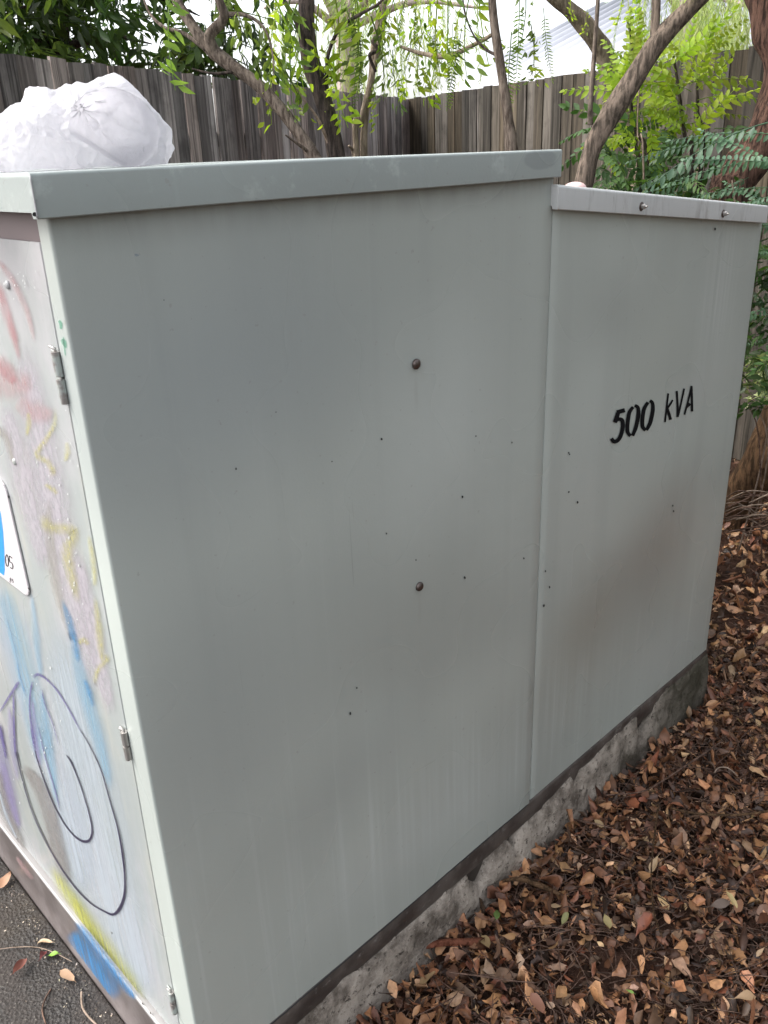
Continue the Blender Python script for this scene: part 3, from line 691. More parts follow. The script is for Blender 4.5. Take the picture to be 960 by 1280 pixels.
# ------------------------------------------------------------------ plastic bag on the lid
def bag():
    c0 = at(105, 175, 1.16); c0.z = LZ1+.033
    vd = Vector((c0.x-CAM[0], c0.y-CAM[1], 0)).normalized(); rd = Vector((vd.y, -vd.x, 0))   # away from / across the front corner
    ells = [((.030, .0, .000), (.066, .068, .062)), ((-.040, .01, -.014), (.080, .074, .056)), ((-.125, .02, -.034), (.09, .07, .050)), ((-.010, .012, -.006), (.062, .07, .054))]
    nu, nv = 300, 180; V, Fc = [], []
    rb = np.random.default_rng(11); hulls = []
    for (e, s_) in ells:
        n_ = rb.normal(0, 1, (60, 3)); n_ /= np.linalg.norm(n_, axis=1)[:, None]
        hulls.append((n_, (n_*np.array(s_)).__pow__(2).sum(1)**.5*rb.uniform(.92, 1.03, 60)+(n_*np.array(e)).sum(1)))
    o = Vector((-.02, 0, -.005)); o_ = np.array(o)
    for i in range(nv+1):
        th = math.pi*i/nv
        for j in range(nu):
            ph = 2*math.pi*j/nu
            d = Vector((math.sin(th)*math.cos(ph), math.cos(th), math.sin(th)*math.sin(ph))); d_ = np.array(d); rs = []
            for (n_, h_) in hulls:
                den = n_@d_; num = h_-n_@o_
                if (num < 0).any():
                    # origin outside this lobe: clip the ray against the half spaces
                    t0, t1 = 0., 9.
                    with np.errstate(divide='ignore', invalid='ignore'): tt = num/den
                    t1 = tt[den > 1e-6].min(); t0 = max(0., tt[den < -1e-6].max()) if (den < -1e-6).any() else 0.
                    if ((np.abs(den) <= 1e-6) & (num < 0)).any() or t0 >= t1: continue
                    rs.append(t1)
                else: rs.append((num[den > 1e-6]/den[den > 1e-6]).min())
            r = max(rs) if rs else .03
            p = o+d*r
            cre = 0
            for s_, a_ in ((18, .0034), (42, .0024), (90, .0009)):
                q = Vector((p.x*s_+.5*mn.noise(p*30), p.y*s_, p.z*s_*.8)); cre += a_*(1-3.2*abs(mn.noise(q+Vector((s_, 2, 1)))))
            # pull pleats towards the knot between the two lobes
            kd = p-Vector((.0, -.06, .03)); an = math.atan2(kd.z, kd.x)
            pl = .002*math.sin(an*13+3*mn.noise(p*20))*math.exp(-(kd.length/.06)**2) if p.y < .02 else 0
            amp = .6 if p.x > .03 and p.z > -.01 else 1.
            p += d*(cre*amp+pl)
            # open mouth of the bag: hollow facing the camera
            if p.y < .01:
                ea, eb = (p.x-.036)/.050, (p.z-.008)/.044; e2 = math.hypot(ea, eb)
                cut = (p.z+.012) + .70*(p.x-.02)
                if e2 < 1 : p.y += .062*(1-e2**4)*(1 if cut > 0 else max(0, 1+cut/.007))
            w3 = c0+rd*p.x+vd*p.y+Vector((0, 0, p.z)); w3.z = max(w3.z, LZ1+.0015+.0006*math.sin(p.x*90))
            V.append(w3)
    for i in range(nv):
        for j in range(nu): Fc.append((i*nu+j, (i+1)*nu+j, (i+1)*nu+(j+1) % nu, i*nu+(j+1) % nu))
    x = Mat('thin_white_plastic')
    nn = x.noise(1., 5, .6, v=x.map((26, 26, 22)), dist=1.2); n3 = x.noise(90, 4, .6, dist=.8)
    x.bump(x.math('ADD', x.math('ABSOLUTE', x.math('SUBTRACT', nn, .5)), x.math('MULTIPLY', n3, .25)), .011, 1.)
    x.fin((.72, .71, .725), .30, .5)
    tr = x.n('BsdfTranslucent', i_Color=(.82, .81, .835)); ms = x.n('MixShader', i_0=.6)
    x.t.links.new(x.b.outputs[0], ms.inputs[1]); x.t.links.new(tr.outputs[0], ms.inputs[2]); x.t.links.new(ms.outputs[0], x.o.inputs[0])
    b = mesh('plastic_bag', V, Fc, x.m, True, origin=(c0.x, c0.y, LZ1)); b.location = (c0.x, c0.y, LZ1)
    tag(b, 'crumpled white plastic bag lying on the lid of the cabinet', 'plastic bag')
bag()
c = at(719, 232, 1.75); c.z = lidz(c.x)+.0405
x = Mat('pink_plastic'); x.fin((.62, .42, .40), .35)
cap = dome('pink_cap', (0, 0, 0), .021, .013, (0, 0, 1), x.m, None, 20, 6); cap.location = c
tag(cap, 'small pale pink plastic cap on the low lid, next to the tall part', 'plastic cap')

# ------------------------------------------------------------------ paling fences
FH = CAM[2]+.40
c_cor = on(511, 123.5, 2, FH)
cl = on(0, 65, 2, FH); cr_ = on(960, 55, 2, FH)
def fence(name, label, A, B, m, mr, over, gaps, wd, plank_name='paling'):
    """A = corner, B = a point along the fence top; palings one by one, rails on the far side"""
    A = Vector((A.x, A.y, GZ)); B = Vector((B.x, B.y, GZ)); T = (B-A).normalized(); N = Vector((-T.y, T.x, 0))
    if N.dot(A-Vector(CAM)) < 0: N = -N           # N points away from the camera
    H = FH-GZ; root = tag(empty(name, A), label, 'fence', 'paling fences meeting at the corner')
    Lg = (B-A).length+over
    variants = {}
    for k in range(9):
        w_, t_ = wd*random.uniform(.84, 1.12), .014
        bm = bmesh.new(); zs = [0, .5, 1.0, 1.45, H-.02, H]
        V, Fc = [], []
        bow = random.uniform(-.006, .006)
        for i, z in enumerate(zs):
            x0 = -w_/2+random.uniform(-.0015, .0015)+bow*math.sin(z*1.5); x1 = w_/2+random.uniform(-.0015, .0015)+bow*math.sin(z*1.5)
            dz0, dz1 = (random.uniform(-.005, .003), random.uniform(-.005, .003)) if i == 5 else (0, 0)
            V += [(x0, -t_/2, z+dz0), (x1, -t_/2, z+dz1), (x1, t_/2, z+dz1), (x0, t_/2, z+dz0)]
        for i in range(5):
            for j in range(4): Fc.append((i*4+j, i*4+(j+1) % 4, i*4+4+(j+1) % 4, i*4+4+j))
        Fc += [(3, 2, 1, 0), (20, 21, 22, 23)]
        me = bpy.data.meshes.new('paling'); me.from_pydata(V, [], Fc); me.materials.append(m); variants[k] = (me, w_)
        bm.free()
    ang = math.atan2(T.y, T.x)
    s = .0; i = 0
    while s < Lg:
        me, w_ = variants[random.randrange(9)]
        g = gaps.get(i, random.choice([.001, .002, .0035, .006]))
        o = bpy.data.objects.new('paling', me); link(o); o.parent = root
        o.location = T*(s+w_/2)+N*random.uniform(-.006, .006)+Vector((0, 0, random.uniform(-.008, .004)))
        o.rotation_euler = (0, R(random.uniform(-.25, .25)), ang)
        s += w_+g; i += 1
    for z in (.28, 1.05, 1.72):
        V, Fc = [], []
        for q in (-.05, Lg+.05):
            for (a, b) in ((.012, -.035), (.050, -.035), (.050, .035), (.012, .035)): V.append(T*q+N*a+Vector((0, 0, z+b)))
        Fc = [(0, 1, 5, 4), (1, 2, 6, 5), (2, 3, 7, 6), (3, 0, 4, 7), (0, 3, 2, 1), (4, 5, 6, 7)]
        mesh('rail', V, Fc, mr, parent=root)
    for q in np.arange(.3, Lg, 2.4):
        V = []
        for z in (0, H-.12):
            for (a, b) in ((.052, -.04), (.13, -.04), (.13, .04), (.052, .04)): V.append(T*(q+b)+N*a+Vector((0, 0, z)))
        mesh('post', V, [(0, 1, 5, 4), (1, 2, 6, 5), (2, 3, 7, 6), (3, 0, 4, 7), (0, 3, 2, 1), (4, 5, 6, 7)], mr, parent=root)
    return root
fence('paling_fence', 'weathered grey-brown paling fence running behind the white bag', c_cor, cl, m_woodL, m_woodL, 1.6, {7: .012, 21: .006}, .098)
fence('paling_fence', 'darker greenish paling fence right of the corner, below the white roof', c_cor, cr_, m_woodR, m_woodR, 4.5, {2: .022, 5: .006, 8: .016, 14: .004, 19: .012, 20: .004, 27: .012}, .098)

# ------------------------------------------------------------------ house behind the right fence: pale corrugated roof
def house():
    T = (cr_-c_cor); T.z = 0; T.normalize()      # along the eave
    N = Vector((-T.y, T.x, 0))
    if N.x < 0: N = -N
    e0 = c_cor+N*3.2-T*5.6; Lh = 12.5; Wd = 3.3; sl = math.tan(R(27)); ez = 2.15
    dr = ray(680, 24); pl0 = c_cor+N*(3.2+Wd); tt = N.dot(pl0-Vector(CAM))/N.dot(Vector(dr)); sl = (CAM[2]+tt*dr[2]-ez)/Wd
    b0 = Vector((e0.x, e0.y, GZ)); H_ = tag(empty('house', b0), 'neighbouring house with a pale corrugated metal roof beyond the right fence', 'house')
    x = Mat('roof_white_metal'); x.fin(x.mix(x.ramp(x.noise(1.5, 5), .4, .65), (.29, .30, .33), (.24, .25, .28)), .4, .5); mroof = x.m
    V, Fc = [], []; nn = int(Lh/.03); pitch = .36
    for i in range(nn+1):
        s = i*.03; h = .05*math.cos(2*math.pi*s/pitch)
        for (d, z) in ((-.35, ez-.35*sl), (Wd, ez+Wd*sl)):
            V.append(T*s+N*d+Vector((0, 0, z-GZ+h)))
    Fc = [(2*i, 2*i+1, 2*i+3, 2*i+2) for i in range(nn)]
    rf = mesh('roof', V, Fc, mroof, True, H_); rf.modifiers.new('t', 'SOLIDIFY').thickness = .004
    V = []
    for i in range(nn+1):
        s = i*.03; h = .05*math.cos(2*math.pi*s/pitch)
        for (d, z) in ((Wd+.01, ez+Wd*sl), (2*Wd+.35, ez-.35*sl)): V.append(T*s+N*d+Vector((0, 0, z-GZ+h)))
    mesh('roof', V, Fc, mroof, True, H_).modifiers.new('t', 'SOLIDIFY').thickness = .004
    v, f = tube_geo([T*(-.05)+N*Wd+Vector((0, 0, ez+Wd*sl-GZ+.02)), T*(Lh+.05)+N*Wd+Vector((0, 0, ez+Wd*sl-GZ+.02))], .05, 10)
    mesh('ridge_cap', v, f, flat('ridge_green_grey', (.45, .52, .46), .5), True, H_)
    mw = flat('wall_cream', (.55, .50, .42), .8)
    def slab(name, a0, a1, n0, n1, z0, z1, m):
        V = [T*a+N*n+Vector((0, 0, z)) for z in (z0, z1) for a, n in ((a0, n0), (a1, n0), (a1, n1), (a0, n1))]
        return mesh(name, V, [(3, 2, 1, 0), (4, 5, 6, 7), (0, 1, 5, 4), (1, 2, 6, 5), (2, 3, 7, 6), (3, 0, 4, 7)], m, parent=H_)
    slab('wall', .3, Lh-.3, 0, .12, 0, ez-GZ-.10, mw); slab('wall', .3, Lh-.3, 2*Wd-.12, 2*Wd, 0, ez-GZ-.10, mw)
    for a in (.3, Lh-.42):
        V = []
        for q in (a, a+.12):
            V += [T*q+N*.125, T*q+N*(2*Wd-.125), T*q+N*(2*Wd-.125)+Vector((0, 0, ez-GZ-.12)), T*q+N*Wd+Vector((0, 0, ez+Wd*sl-GZ-.14)), T*q+N*.125+Vector((0, 0, ez-GZ-.12))]
        Fc = [(4, 3, 2, 1, 0), (5, 6, 7, 8, 9)]+[(i, (i+1) % 5, (i+1) % 5+5, i+5) for i in range(5)]
        mesh('wall', V, Fc, mw, parent=H_)
    v, f = tube_geo([T*0+N*(-.40)+Vector((0, 0, ez-.35*sl-GZ-.05)), T*Lh+N*(-.40)+Vector((0, 0, ez-.35*sl-GZ-.05))], .055, 8)
    mesh('gutter', v, f, mroof, True, H_)
house()

# ------------------------------------------------------------------ foliage building blocks (shared meshes)
def leaf_batch(P, D, Nn, Ls, Ws, tipsharp=1., fold=.18, curl=.25, seg=4, shape='lance'):
    """P base points, D direction, Nn blade normal (arrays) -> verts, quad faces: each leaf a folded, curled blade"""
    P, D, Nn = map(lambda a: np.asarray(a, float), (P, D, Nn)); n = len(P)
    D = D/np.linalg.norm(D, axis=1)[:, None]; Nn = Nn-(Nn*D).sum(1)[:, None]*D; Nn /= np.linalg.norm(Nn, axis=1)[:, None]+1e-9
    Sd = np.cross(D, Nn); Ls = np.broadcast_to(Ls, n)[:, None]; Ws = np.broadcast_to(Ws, n)[:, None]
    s = np.linspace(0, 1, seg+1)
    if shape == 'lance': wp = np.sin(np.pi*s**.75)**.8
    elif shape == 'oval': wp = np.sin(np.pi*s)**.45*.98
    else: wp = np.sin(np.pi*np.clip(s, 0, 1)**1.7)**.6
    wp[0] = .08; wp[-1] = .03
    cu = np.broadcast_to(curl, n)[:, None]; fo = np.broadcast_to(fold, n)[:, None]
    V = np.empty((n, seg+1, 3, 3))
    for i, t in enumerate(s):
        ctr = P+D*Ls*t-Nn*cu*Ls*t*t
        w_ = Ws*wp[i]/2
        V[:, i, 0] = ctr+Sd*w_+Nn*fo*w_*2; V[:, i, 1] = ctr; V[:, i, 2] = ctr-Sd*w_+Nn*fo*w_*2
    base = (np.arange(n)*(seg+1)*3)[:, None]
    q = []
    for i in range(seg):
        for j in range(2): q.append([i*3+j, i*3+j+1, (i+1)*3+j+1, (i+1)*3+j])
    Fc = (base[:, :, None]+np.array(q)[None]).reshape(-1, 4)
    return V.reshape(-1, 3), Fc
def stem_arr(pts, r0, r1, k=4):
    n = len(pts); v, f = tube_geo(pts, list(np.linspace(r0, r1, n)), k, cap=False)
    return np.array([tuple(q) for q in v]), np.array(f)
def cat(parts):
    Vs, Fs, o = [], [], 0
    for v, f in parts: Vs.append(v); Fs.append(f+o); o += len(v)
    return np.concatenate(Vs), np.concatenate(Fs)
def proto(name, V, Fc, mats):
    me = bpy.data.meshes.new(name); n, k = Fc.shape
    me.vertices.add(len(V)); me.vertices.foreach_set('co', V.astype(np.float32).ravel())
    me.loops.add(n*k); me.loops.foreach_set('vertex_index', Fc.astype(np.int32).ravel())
    me.polygons.add(n); me.polygons.foreach_set('loop_start', np.arange(0, n*k, k, dtype=np.int32)); me.polygons.foreach_set('loop_total', np.full(n, k, dtype=np.int32))
    me.update(calc_edges=True); me.polygons.foreach_set('use_smooth', np.ones(n, dtype=bool)); me.materials.append(mats)
    return me
def frond(pairs, L, ll, lw, droop, m, seedv, shape='lance', v_down=.35, side=1., term=True, ang=62):
    """pinnate leaf along +X, blade normal +Z, leaflets in pairs"""
    r = np.random.default_rng(seedv); pts = [Vector((L*t, r.normal(0, .002), -droop*L*t*t)) for t in np.linspace(0, 1, 8)]
    P, D, Nn, Ls, Ws = [], [], [], [], []
    for i in range(pairs):
        t = .16+.82*i/(pairs-1); x_ = L*t; z = -droop*L*t*t; tang = np.array([1, 0, -2*droop*t]); tang /= np.linalg.norm(tang)
        sc_ = (1-.45*max(0, t-.6)/.4)*(.7+.3*min(1, t/.3))
        for s in (-1, 1):
            a = R(ang+r.normal(0, 6)-18*t); d = tang*math.cos(a)+np.array([0, s, 0])*math.sin(a)*side+np.array([0, 0, -v_down+r.normal(0, .1)])
            P.append([x_, 0, z]); D.append(d); Nn.append([r.normal(0, .15), -s*.3*v_down+r.normal(0, .15), 1]); Ls.append(ll*sc_*r.uniform(.88, 1.1)); Ws.append(lw*sc_*r.uniform(.88, 1.1))
    if term: P.append([L, 0, -droop*L]); D.append([1, 0, -2*droop]); Nn.append([0, 0, 1]); Ls.append(ll*.7); Ws.append(lw*.7)
    v, f = leaf_batch(P, D, Nn, np.array(Ls), np.array(Ws), fold=.15, curl=r.uniform(.05, .3, len(P)), seg=3, shape=shape)
    return proto('frond', *cat([(v, f), stem_arr(pts, .0022, .0010)]), m)
def spray_twig(nl, L, ll, lw, m, seedv, hang=.6):
    """leafy twig along +X with alternate leaves that hang"""
    r = np.random.default_rng(seedv); pts = [Vector((L*t, .04*L*math.sin(3*t+seedv), -.25*L*t*t)) for t in np.linspace(0, 1, 6)]
    P, D, Nn = [], [], []
    for i in range(nl):
        t = r.uniform(.05, 1); a = r.uniform(0, 2*math.pi)
        P.append([L*t, .04*L*math.sin(3*t+seedv)+r.normal(0, L*.10), -.25*L*t*t+r.normal(0, L*.08)]); D.append([.5+r.normal(0, .35), math.cos(a)*.8, math.sin(a)*.6-hang]); Nn.append([r.normal(0, .5), r.normal(0, .5), 1])
    v, f = leaf_batch(P, D, Nn, r.uniform(.7, 1.2, nl)*ll, r.uniform(.8, 1.15, nl)*lw, curl=r.uniform(0, .35, nl), seg=3)
    return proto('leaf_spray', *cat([(v, f), stem_arr(pts, .004, .0015)]), m)
def strand(nl, L, ll, lw, m, seedv):
    """hanging strand (starts at origin, hangs to -Z) with fine narrow leaves"""
    r = np.random.default_rng(seedv); ph = r.uniform(0, 6)
    c = lambda t: (.06*L*math.sin(2.2*t+ph)-.06*L*math.sin(ph), .05*L*math.cos(1.7*t+ph)-.05*L*math.cos(ph), -L*t)
    P, D, Nn = [], [], []
    for i in range(nl):
        t = i/nl; a = r.uniform(0, 6.28); P.append(c(t)); D.append([math.cos(a)*.55, math.sin(a)*.55, -1+r.normal(0, .2)]); Nn.append([r.normal(), r.normal(), .4])
    v, f = leaf_batch(P, D, Nn, r.uniform(.7, 1.2, nl)*ll, lw, fold=.1, curl=.15, seg=2)
    return proto('leaf_strand', *cat([(v, f), stem_arr([Vector(c(t)) for t in np.linspace(0, 1, 7)], .0025, .001, 3)]), m)
PR = {
 'bright': [frond(9, .34, .060, .027, .35, m_lfbright, s) for s in (1, 2, 3)]+[frond(8, .26, .055, .026, .5, m_lfbright, 4)],
 'deep': [frond(8, .32, .066, .032, .4, m_lfunder, s) for s in (5, 6, 7)],
 'blue': [frond(16, .46, .040, .020, .22, m_lfblue, s, 'oval', .55, ang=68) for s in (8, 9)]+[frond(13, .36, .036, .018, .4, m_lfblue, 10, 'oval', .4, ang=70)],
 'mid': [spray_twig(20, .34, .062, .023, m_lfmid, s, 1.1) for s in (11, 12, 13, 16)],
 'midb': [spray_twig(16, .32, .062, .024, m_lfbright, s, 1.1) for s in (14, 15, 17, 18)],
 'hangf': [frond(9, .28, .06, .022, .5, m_lfbright, s, 'lance', .5) for s in (51, 52)],
 'dark': [spray_twig(26, .42, .10, .034, m_lfdark, s) for s in range(20, 25)],
 'darkm': [spray_twig(22, .40, .10, .034, m_lfmid, s) for s in range(25, 28)],
 'strand': [strand(70, .75, .060, .0075, m_lfpale, s) for s in range(30, 34)],
 'ferny': [frond(20, .30, .030, .006, .3, m_lfmid, s, 'lance', .3, ang=75) for s in (35, 36)],
 'var': [spray_twig(16, .22, .05, .026, m_lfvar, s, .1) for s in (40, 41)],
 'shade': [spray_twig(22, .30, .07, .03, m_lfunder, s, .3) for s in (42, 43, 44)],
}
def put(kind, name, root, P, d, roll=0., s=1.):
    """one frond / spray with its base at P pointing along d"""
    if PR[kind][0].name.startswith('leaf_spray'): name = 'leaf_spray'
    o = bpy.data.objects.new(name, random.choice(PR[kind])); link(o); o.parent = root
    d = Vector(d).normalized(); zz = Vector((0, 0, 1))
    if kind in ('bright', 'deep', 'blue', 'hangf', 'ferny'): zz = Vector((-.6, -.6, .55))
    y = zz.cross(d)
    y = y.normalized() if y.length > .05 else Vector((0, 1, 0)); z = d.cross(y)
    m3 = Matrix((d, y, z)).transposed() @ Matrix.Rotation(roll, 3, 'X')
    M4 = m3.to_4x4() @ Matrix.Scale(s, 4); M4.translation = Vector(P)-root.location; o.matrix_local = M4
    return o
def put_strand(root, P, s=1.):
    o = bpy.data.objects.new('leaf_strand', random.choice(PR['strand'])); link(o); o.parent = root
    M4 = Matrix.Rotation(random.uniform(0, 6.28), 4, 'Z') @ Matrix.Rotation(R(random.uniform(-14, 14)), 4, 'X') @ Matrix.Scale(s, 4); M4.translation = Vector(P)-root.location; o.matrix_local = M4
def wood(name, root, pts, rad, m, k=12, wob=.25, sub=6, parent=None, slim=0):
    pts = [Vector(p)-root.location for p in pts]
    if name == 'trunk' and len(pts) > 3 and slim:
        d = (pts[slim]-pts[slim+1]).normalized(); q = pts[slim]+d*.35; b0_ = Vector((pts[slim].x+d.x*.55, pts[slim].y+d.y*.55, -.05))
        pts = [b0_, q]+pts[slim:]; rad = [rad[0]]+[rad[slim]*1.12]+list(rad[slim:])
    if name in ('trunk', 'branch'): rad = [q*.80 for q in rad]
    v, f = tube_geo(pts, rad, k, wob, random.random()*50, sub=sub)
    return mesh(name, v, f, m, True, parent or root)
def tree_at(name, label, base, cat_='tree'):
    r = empty(name, (base[0], base[1], GZ)); return tag(r, label, cat_, {'weeping_tree': 'pale weeping trees beyond the fence', 'added_shade_tree': 'unseen trees added to shade the long side of the cabinet'}.get(name))
def gpt(p, dx=0, dy=0, dz=0): return Vector((p[0]+dx, p[1]+dy, GZ-.03+dz))

# A: leaning branchy trunk (from 390,193 up left)
a0, a1, a2, a3, a4, a5 = at(402, 212, 3.3), at(372, 165, 3.32), at(325, 108, 3.36), at(268, 66, 3.42), at(240, 32, 3.46), at(212, -20, 3.52)
b = gpt(a0, .10, .0); A = tree_at('leaning_tree', 'leaning tree with a forked bare trunk, leftmost of those between cabinet and fence', b)
tr = wood('trunk', A, [b, a0.lerp(b, .45)+Vector((.03, 0, 0)), a0, a1, a2, a3, a4, a5, at(190, -110, 3.6)], [.042, .036, .029, .027, .028, .029, .023, .021, .016], m_barkA, slim=2)
wood('branch', A, [a3, at(262, 45, 3.40), at(280, 22, 3.38), at(272, -5, 3.38), at(262, -60, 3.4)], [.030, .024, .021, .017, .013], m_barkA, 10)
wood('branch', A, [at(282, 18, 3.38), at(310, 20, 3.36), at(332, 38, 3.33), at(341, 70, 3.31), at(342, 95, 3.3)], [.011, .008, .006, .004, .002], m_barkA, 7)
wood('branch', A, [at(258, 62, 3.42), at(230, 42, 3.46), at(205, 34, 3.5), at(188, 18, 3.55), at(180, 0, 3.6)], [.011, .009, .008, .006, .004], m_barkA, 7)
wood('branch', A, [at(300, 88, 3.38), at(268, 92, 3.4), at(240, 86, 3.42)], [.008, .006, .003], m_barkB, 6)
wood('branch', A, [at(388, 192, 3.31), at(372, 180, 3.25), at(357, 169, 3.2)], [.009, .006, .003], m_barkA, 7)
for (u, v, k, s) in ((345, 20, 'midb', .9), (322, 62, 'mid', .8), (360, 60, 'mid', .8), (335, 90, 'midb', .7), (300, 40, 'mid', .7), (215, 10, 'mid', .9), (372, 30, 'mid', .8)):
    put(k, 'frond', A, at(u, v-25, 3.35), (random.uniform(-.6, .6), random.uniform(-.6, .6), -.9), random.uniform(-.5, .5), s)
# B: dark curving trunk
b0 = at(424, 210, 3.55); b = gpt(b0, .02, .03)
Bt = tree_at('dark_barked_tree', 'slender dark-barked tree curving up beside the leaning trunk', b)
wood('trunk', Bt, [b, b0.lerp(b, .5), b0, at(414, 165, 3.55), at(402, 118, 3.56), at(388, 76, 3.58), at(383, 40, 3.6), at(383, -5, 3.62), at(380, -90, 3.7)], [.052, .045, .041, .040, .040, .040, .038, .038, .03], m_barkB, slim=2)
wood('branch', Bt, [at(386, 75, 3.58), at(372, 30, 3.56), at(355, 0, 3.55), at(345, -30, 3.55)], [.016, .012, .010, .008], m_barkB, 8)
wood('branch', Bt, [at(408, 112, 3.57), at(410, 70, 3.54), at(425, 35, 3.52), at(450, 18, 3.5), at(475, 3, 3.48), at(490, -20, 3.46)], [.010, .008, .008, .007, .006, .005], m_barkB, 8)
wood('branch', Bt, [at(418, 196, 3.56), at(398, 150, 3.5), at(380, 125, 3.45), at(368, 108, 3.42), at(360, 100, 3.4)], [.010, .007, .005, .003, .002], m_twigp, 7)
for (u, v, k, s, dx) in ((412, -25, 'midb', .9, .3), (425, -10, 'mid', .8, .5), (400, 5, 'midb', .7, -.3), (440, 15, 'ferny', .9, .2), (418, 62, 'midb', .8, -.1), (408, 75, 'midb', .7, .4), (450, 45, 'ferny', .9, .0), (365, -10, 'mid', .9, -.4),
                         (350, 0, 'midb', .8, -.5), (465, 20, 'mid', .8, .3), (378, 80, 'midb', .6, -.4), (440, -20, 'midb', 1, .2)):
    put(k, 'frond', Bt, at(u, v, 3.5), (dx*.7, -dx*.7, -1), random.uniform(-.7, .7), s)
# C: pair of thin pale stems
c0 = at(455, 212, 3.9); b = gpt(c0)
Ct = tree_at('twin_stemmed_sapling', 'thin pale twin-stemmed sapling with bright hanging leaves near the fence corner', b, 'sapling')
wood('trunk', Ct, [b, c0, at(456, 150, 3.9), at(464, 100, 3.9), at(468, 60, 3.9), at(476, 20, 3.9), at(484, -20, 3.9), at(495, -90, 3.9)], [.026, .021, .019, .017, .020, .020, .016, .010], m_barkC, 10, slim=1)
wood('trunk', Ct, [b+Vector((.03, -.02, 0)), at(446, 205, 3.88), at(452, 150, 3.88), at(463, 105, 3.88), at(474, 55, 3.87), at(480, 10, 3.86), at(478, -40, 3.86)], [.020, .017, .015, .014, .014, .012, .009], m_barkC, 10)
wood('branch', Ct, [at(444, 200, 3.9), at(441, 188, 3.88), at(436, 182, 3.86)], [.012, .009, .006], m_barkC, 8)
wood('vine', Ct, [at(470, 90, 3.84), at(462, 70, 3.83), at(472, 62, 3.83), at(466, 52, 3.83), at(474, 46, 3.84)], [.006, .008, .009, .008, .005], m_barkB, 7)
for i in range(25):
    u = random.choice([random.uniform(485, 560), random.uniform(490, 545), random.uniform(440, 480)]); v = random.uniform(-60, 75)
    if u < 485: v = random.uniform(-50, 20)
    put(random.choice(['midb', 'midb', 'mid', 'ferny']) if u > 500 else random.choice(['mid', 'midb', 'midb']), 'frond', Ct, at(u, v, random.uniform(3.5, 4.1)), (random.uniform(-.5, .5), random.uniform(-.5, .5), -.9), random.uniform(-1, 1), random.uniform(.45, .8))
put('midb', 'frond', Ct, at(465, 105, 3.85), (.1, -.2, -1), .3, .5)
wood('branch', Ct, [at(484, -12, 3.85), at(520, -14, 3.8), at(556, -20, 3.75)], [.009, .007, .004], m_barkC, 7)
# D: slim straight stem in front of the right fence
d0 = at(640, 200, 3.2); b = gpt(d0, .02, 0)
Dt = tree_at('slim_tree', 'slim straight grey-brown trunk rising in front of the right fence below the white roof', b)
wood('trunk', Dt, [b, d0, at(637, 160, 3.2), at(629, 105, 3.2), at(621, 50, 3.2), at(615, 0, 3.2), at(610, -90, 3.2)], [.034, .027, .024, .020, .018, .016, .012], m_barkA, 10, slim=1)
wood('branch', Dt, [at(623, 70, 3.2), at(605, 60, 3.22), at(590, 40, 3.25), at(580, 10, 3.28), at(578, -20, 3.3)], [.007, .005, .004, .004, .003], m_barkB, 7)
wood('branch', Dt, [at(620, 40, 3.2), at(600, 52, 3.3), at(560, 70, 3.4), at(525, 66, 3.5), at(500, 58, 3.6)], [.006, .009, .011, .009, .006], m_barkC, 8)
for (u, v, k, s) in ((566, 30, 'ferny', .8), (578, 35, 'ferny', .8), (570, 25, 'midb', .45), (650, -5, 'ferny', .9), (664, 30, 'mid', .5), (668, 45, 'midb', .45), (640, 40, 'ferny', .9), (680, 10, 'ferny', .7), (590, -20, 'mid', .8), (556, -15, 'midb', .8), (545, 0, 'midb', .7), (600, -30, 'midb', .8), (655, -25, 'mid', .6)):
    put(k, 'frond', Dt, at(u, v, 3.25), (random.uniform(-.25, .25), random.uniform(-.25, .25), -1), random.uniform(-.6, .6), s)
# E: forked trunk right of the step
e0 = at(727, 240, 3.0); b = gpt(e0, -.05, .05)
Et = tree_at('forked_tree', 'forked grey-brown tree leaning right behind the low lid', b)
wood('trunk', Et, [b, e0, at(738, 190, 3.0), at(762, 145, 3.0), at(795, 95, 3.0), at(820, 55, 3.0), at(848, 24, 3.0), at(885, -12, 3.0), at(960, -80, 3.05)], [.048, .039, .036, .037, .040, .036, .030, .026, .02], m_barkE, 16, slim=1)
wood('branch', Et, [at(822, 62, 3.0), at(819, 35, 3.0), at(820, 0, 3.0), at(816, -70, 3.0)], [.028, .018, .016, .012], m_barkE, 12)
wood('branch', Et, [at(738, 155, 2.98), at(738, 132, 2.96), at(741, 90, 2.95), at(745, 40, 2.95), at(748, -10, 2.95), at(752, -70, 2.95)], [.013, .010, .009, .008, .007, .005], m_barkA, 8)
for (u, v, s, d) in ((715, -8, .22, (-.3, 0, -1)), (733, 10, .22, (.1, .1, -1)), (778, -10, .3, (.1, 0, -1)), (790, -12, .25, (.3, 0, -1))):
    put('midb', 'frond', Et, at(u, v, 2.9), d, .3, s)
# pale thick limb behind
g0 = at(768, 110, 4.6); b = gpt(at(800, 160, 4.6))
Gt = tree_at('pale_limbed_tree', 'tree with a thick pale-brown limb crossing in front of the white roof', b)
wood('trunk', Gt, [b, at(800, 250, 4.6), at(790, 165, 4.6), at(760, 80, 4.5), at(745, 50, 4.45), at(715, 15, 4.4), at(685, -12, 4.35), at(640, -70, 4.3)], [.075, .065, .060, .055, .050, .043, .038, .03], m_barkC, 14)
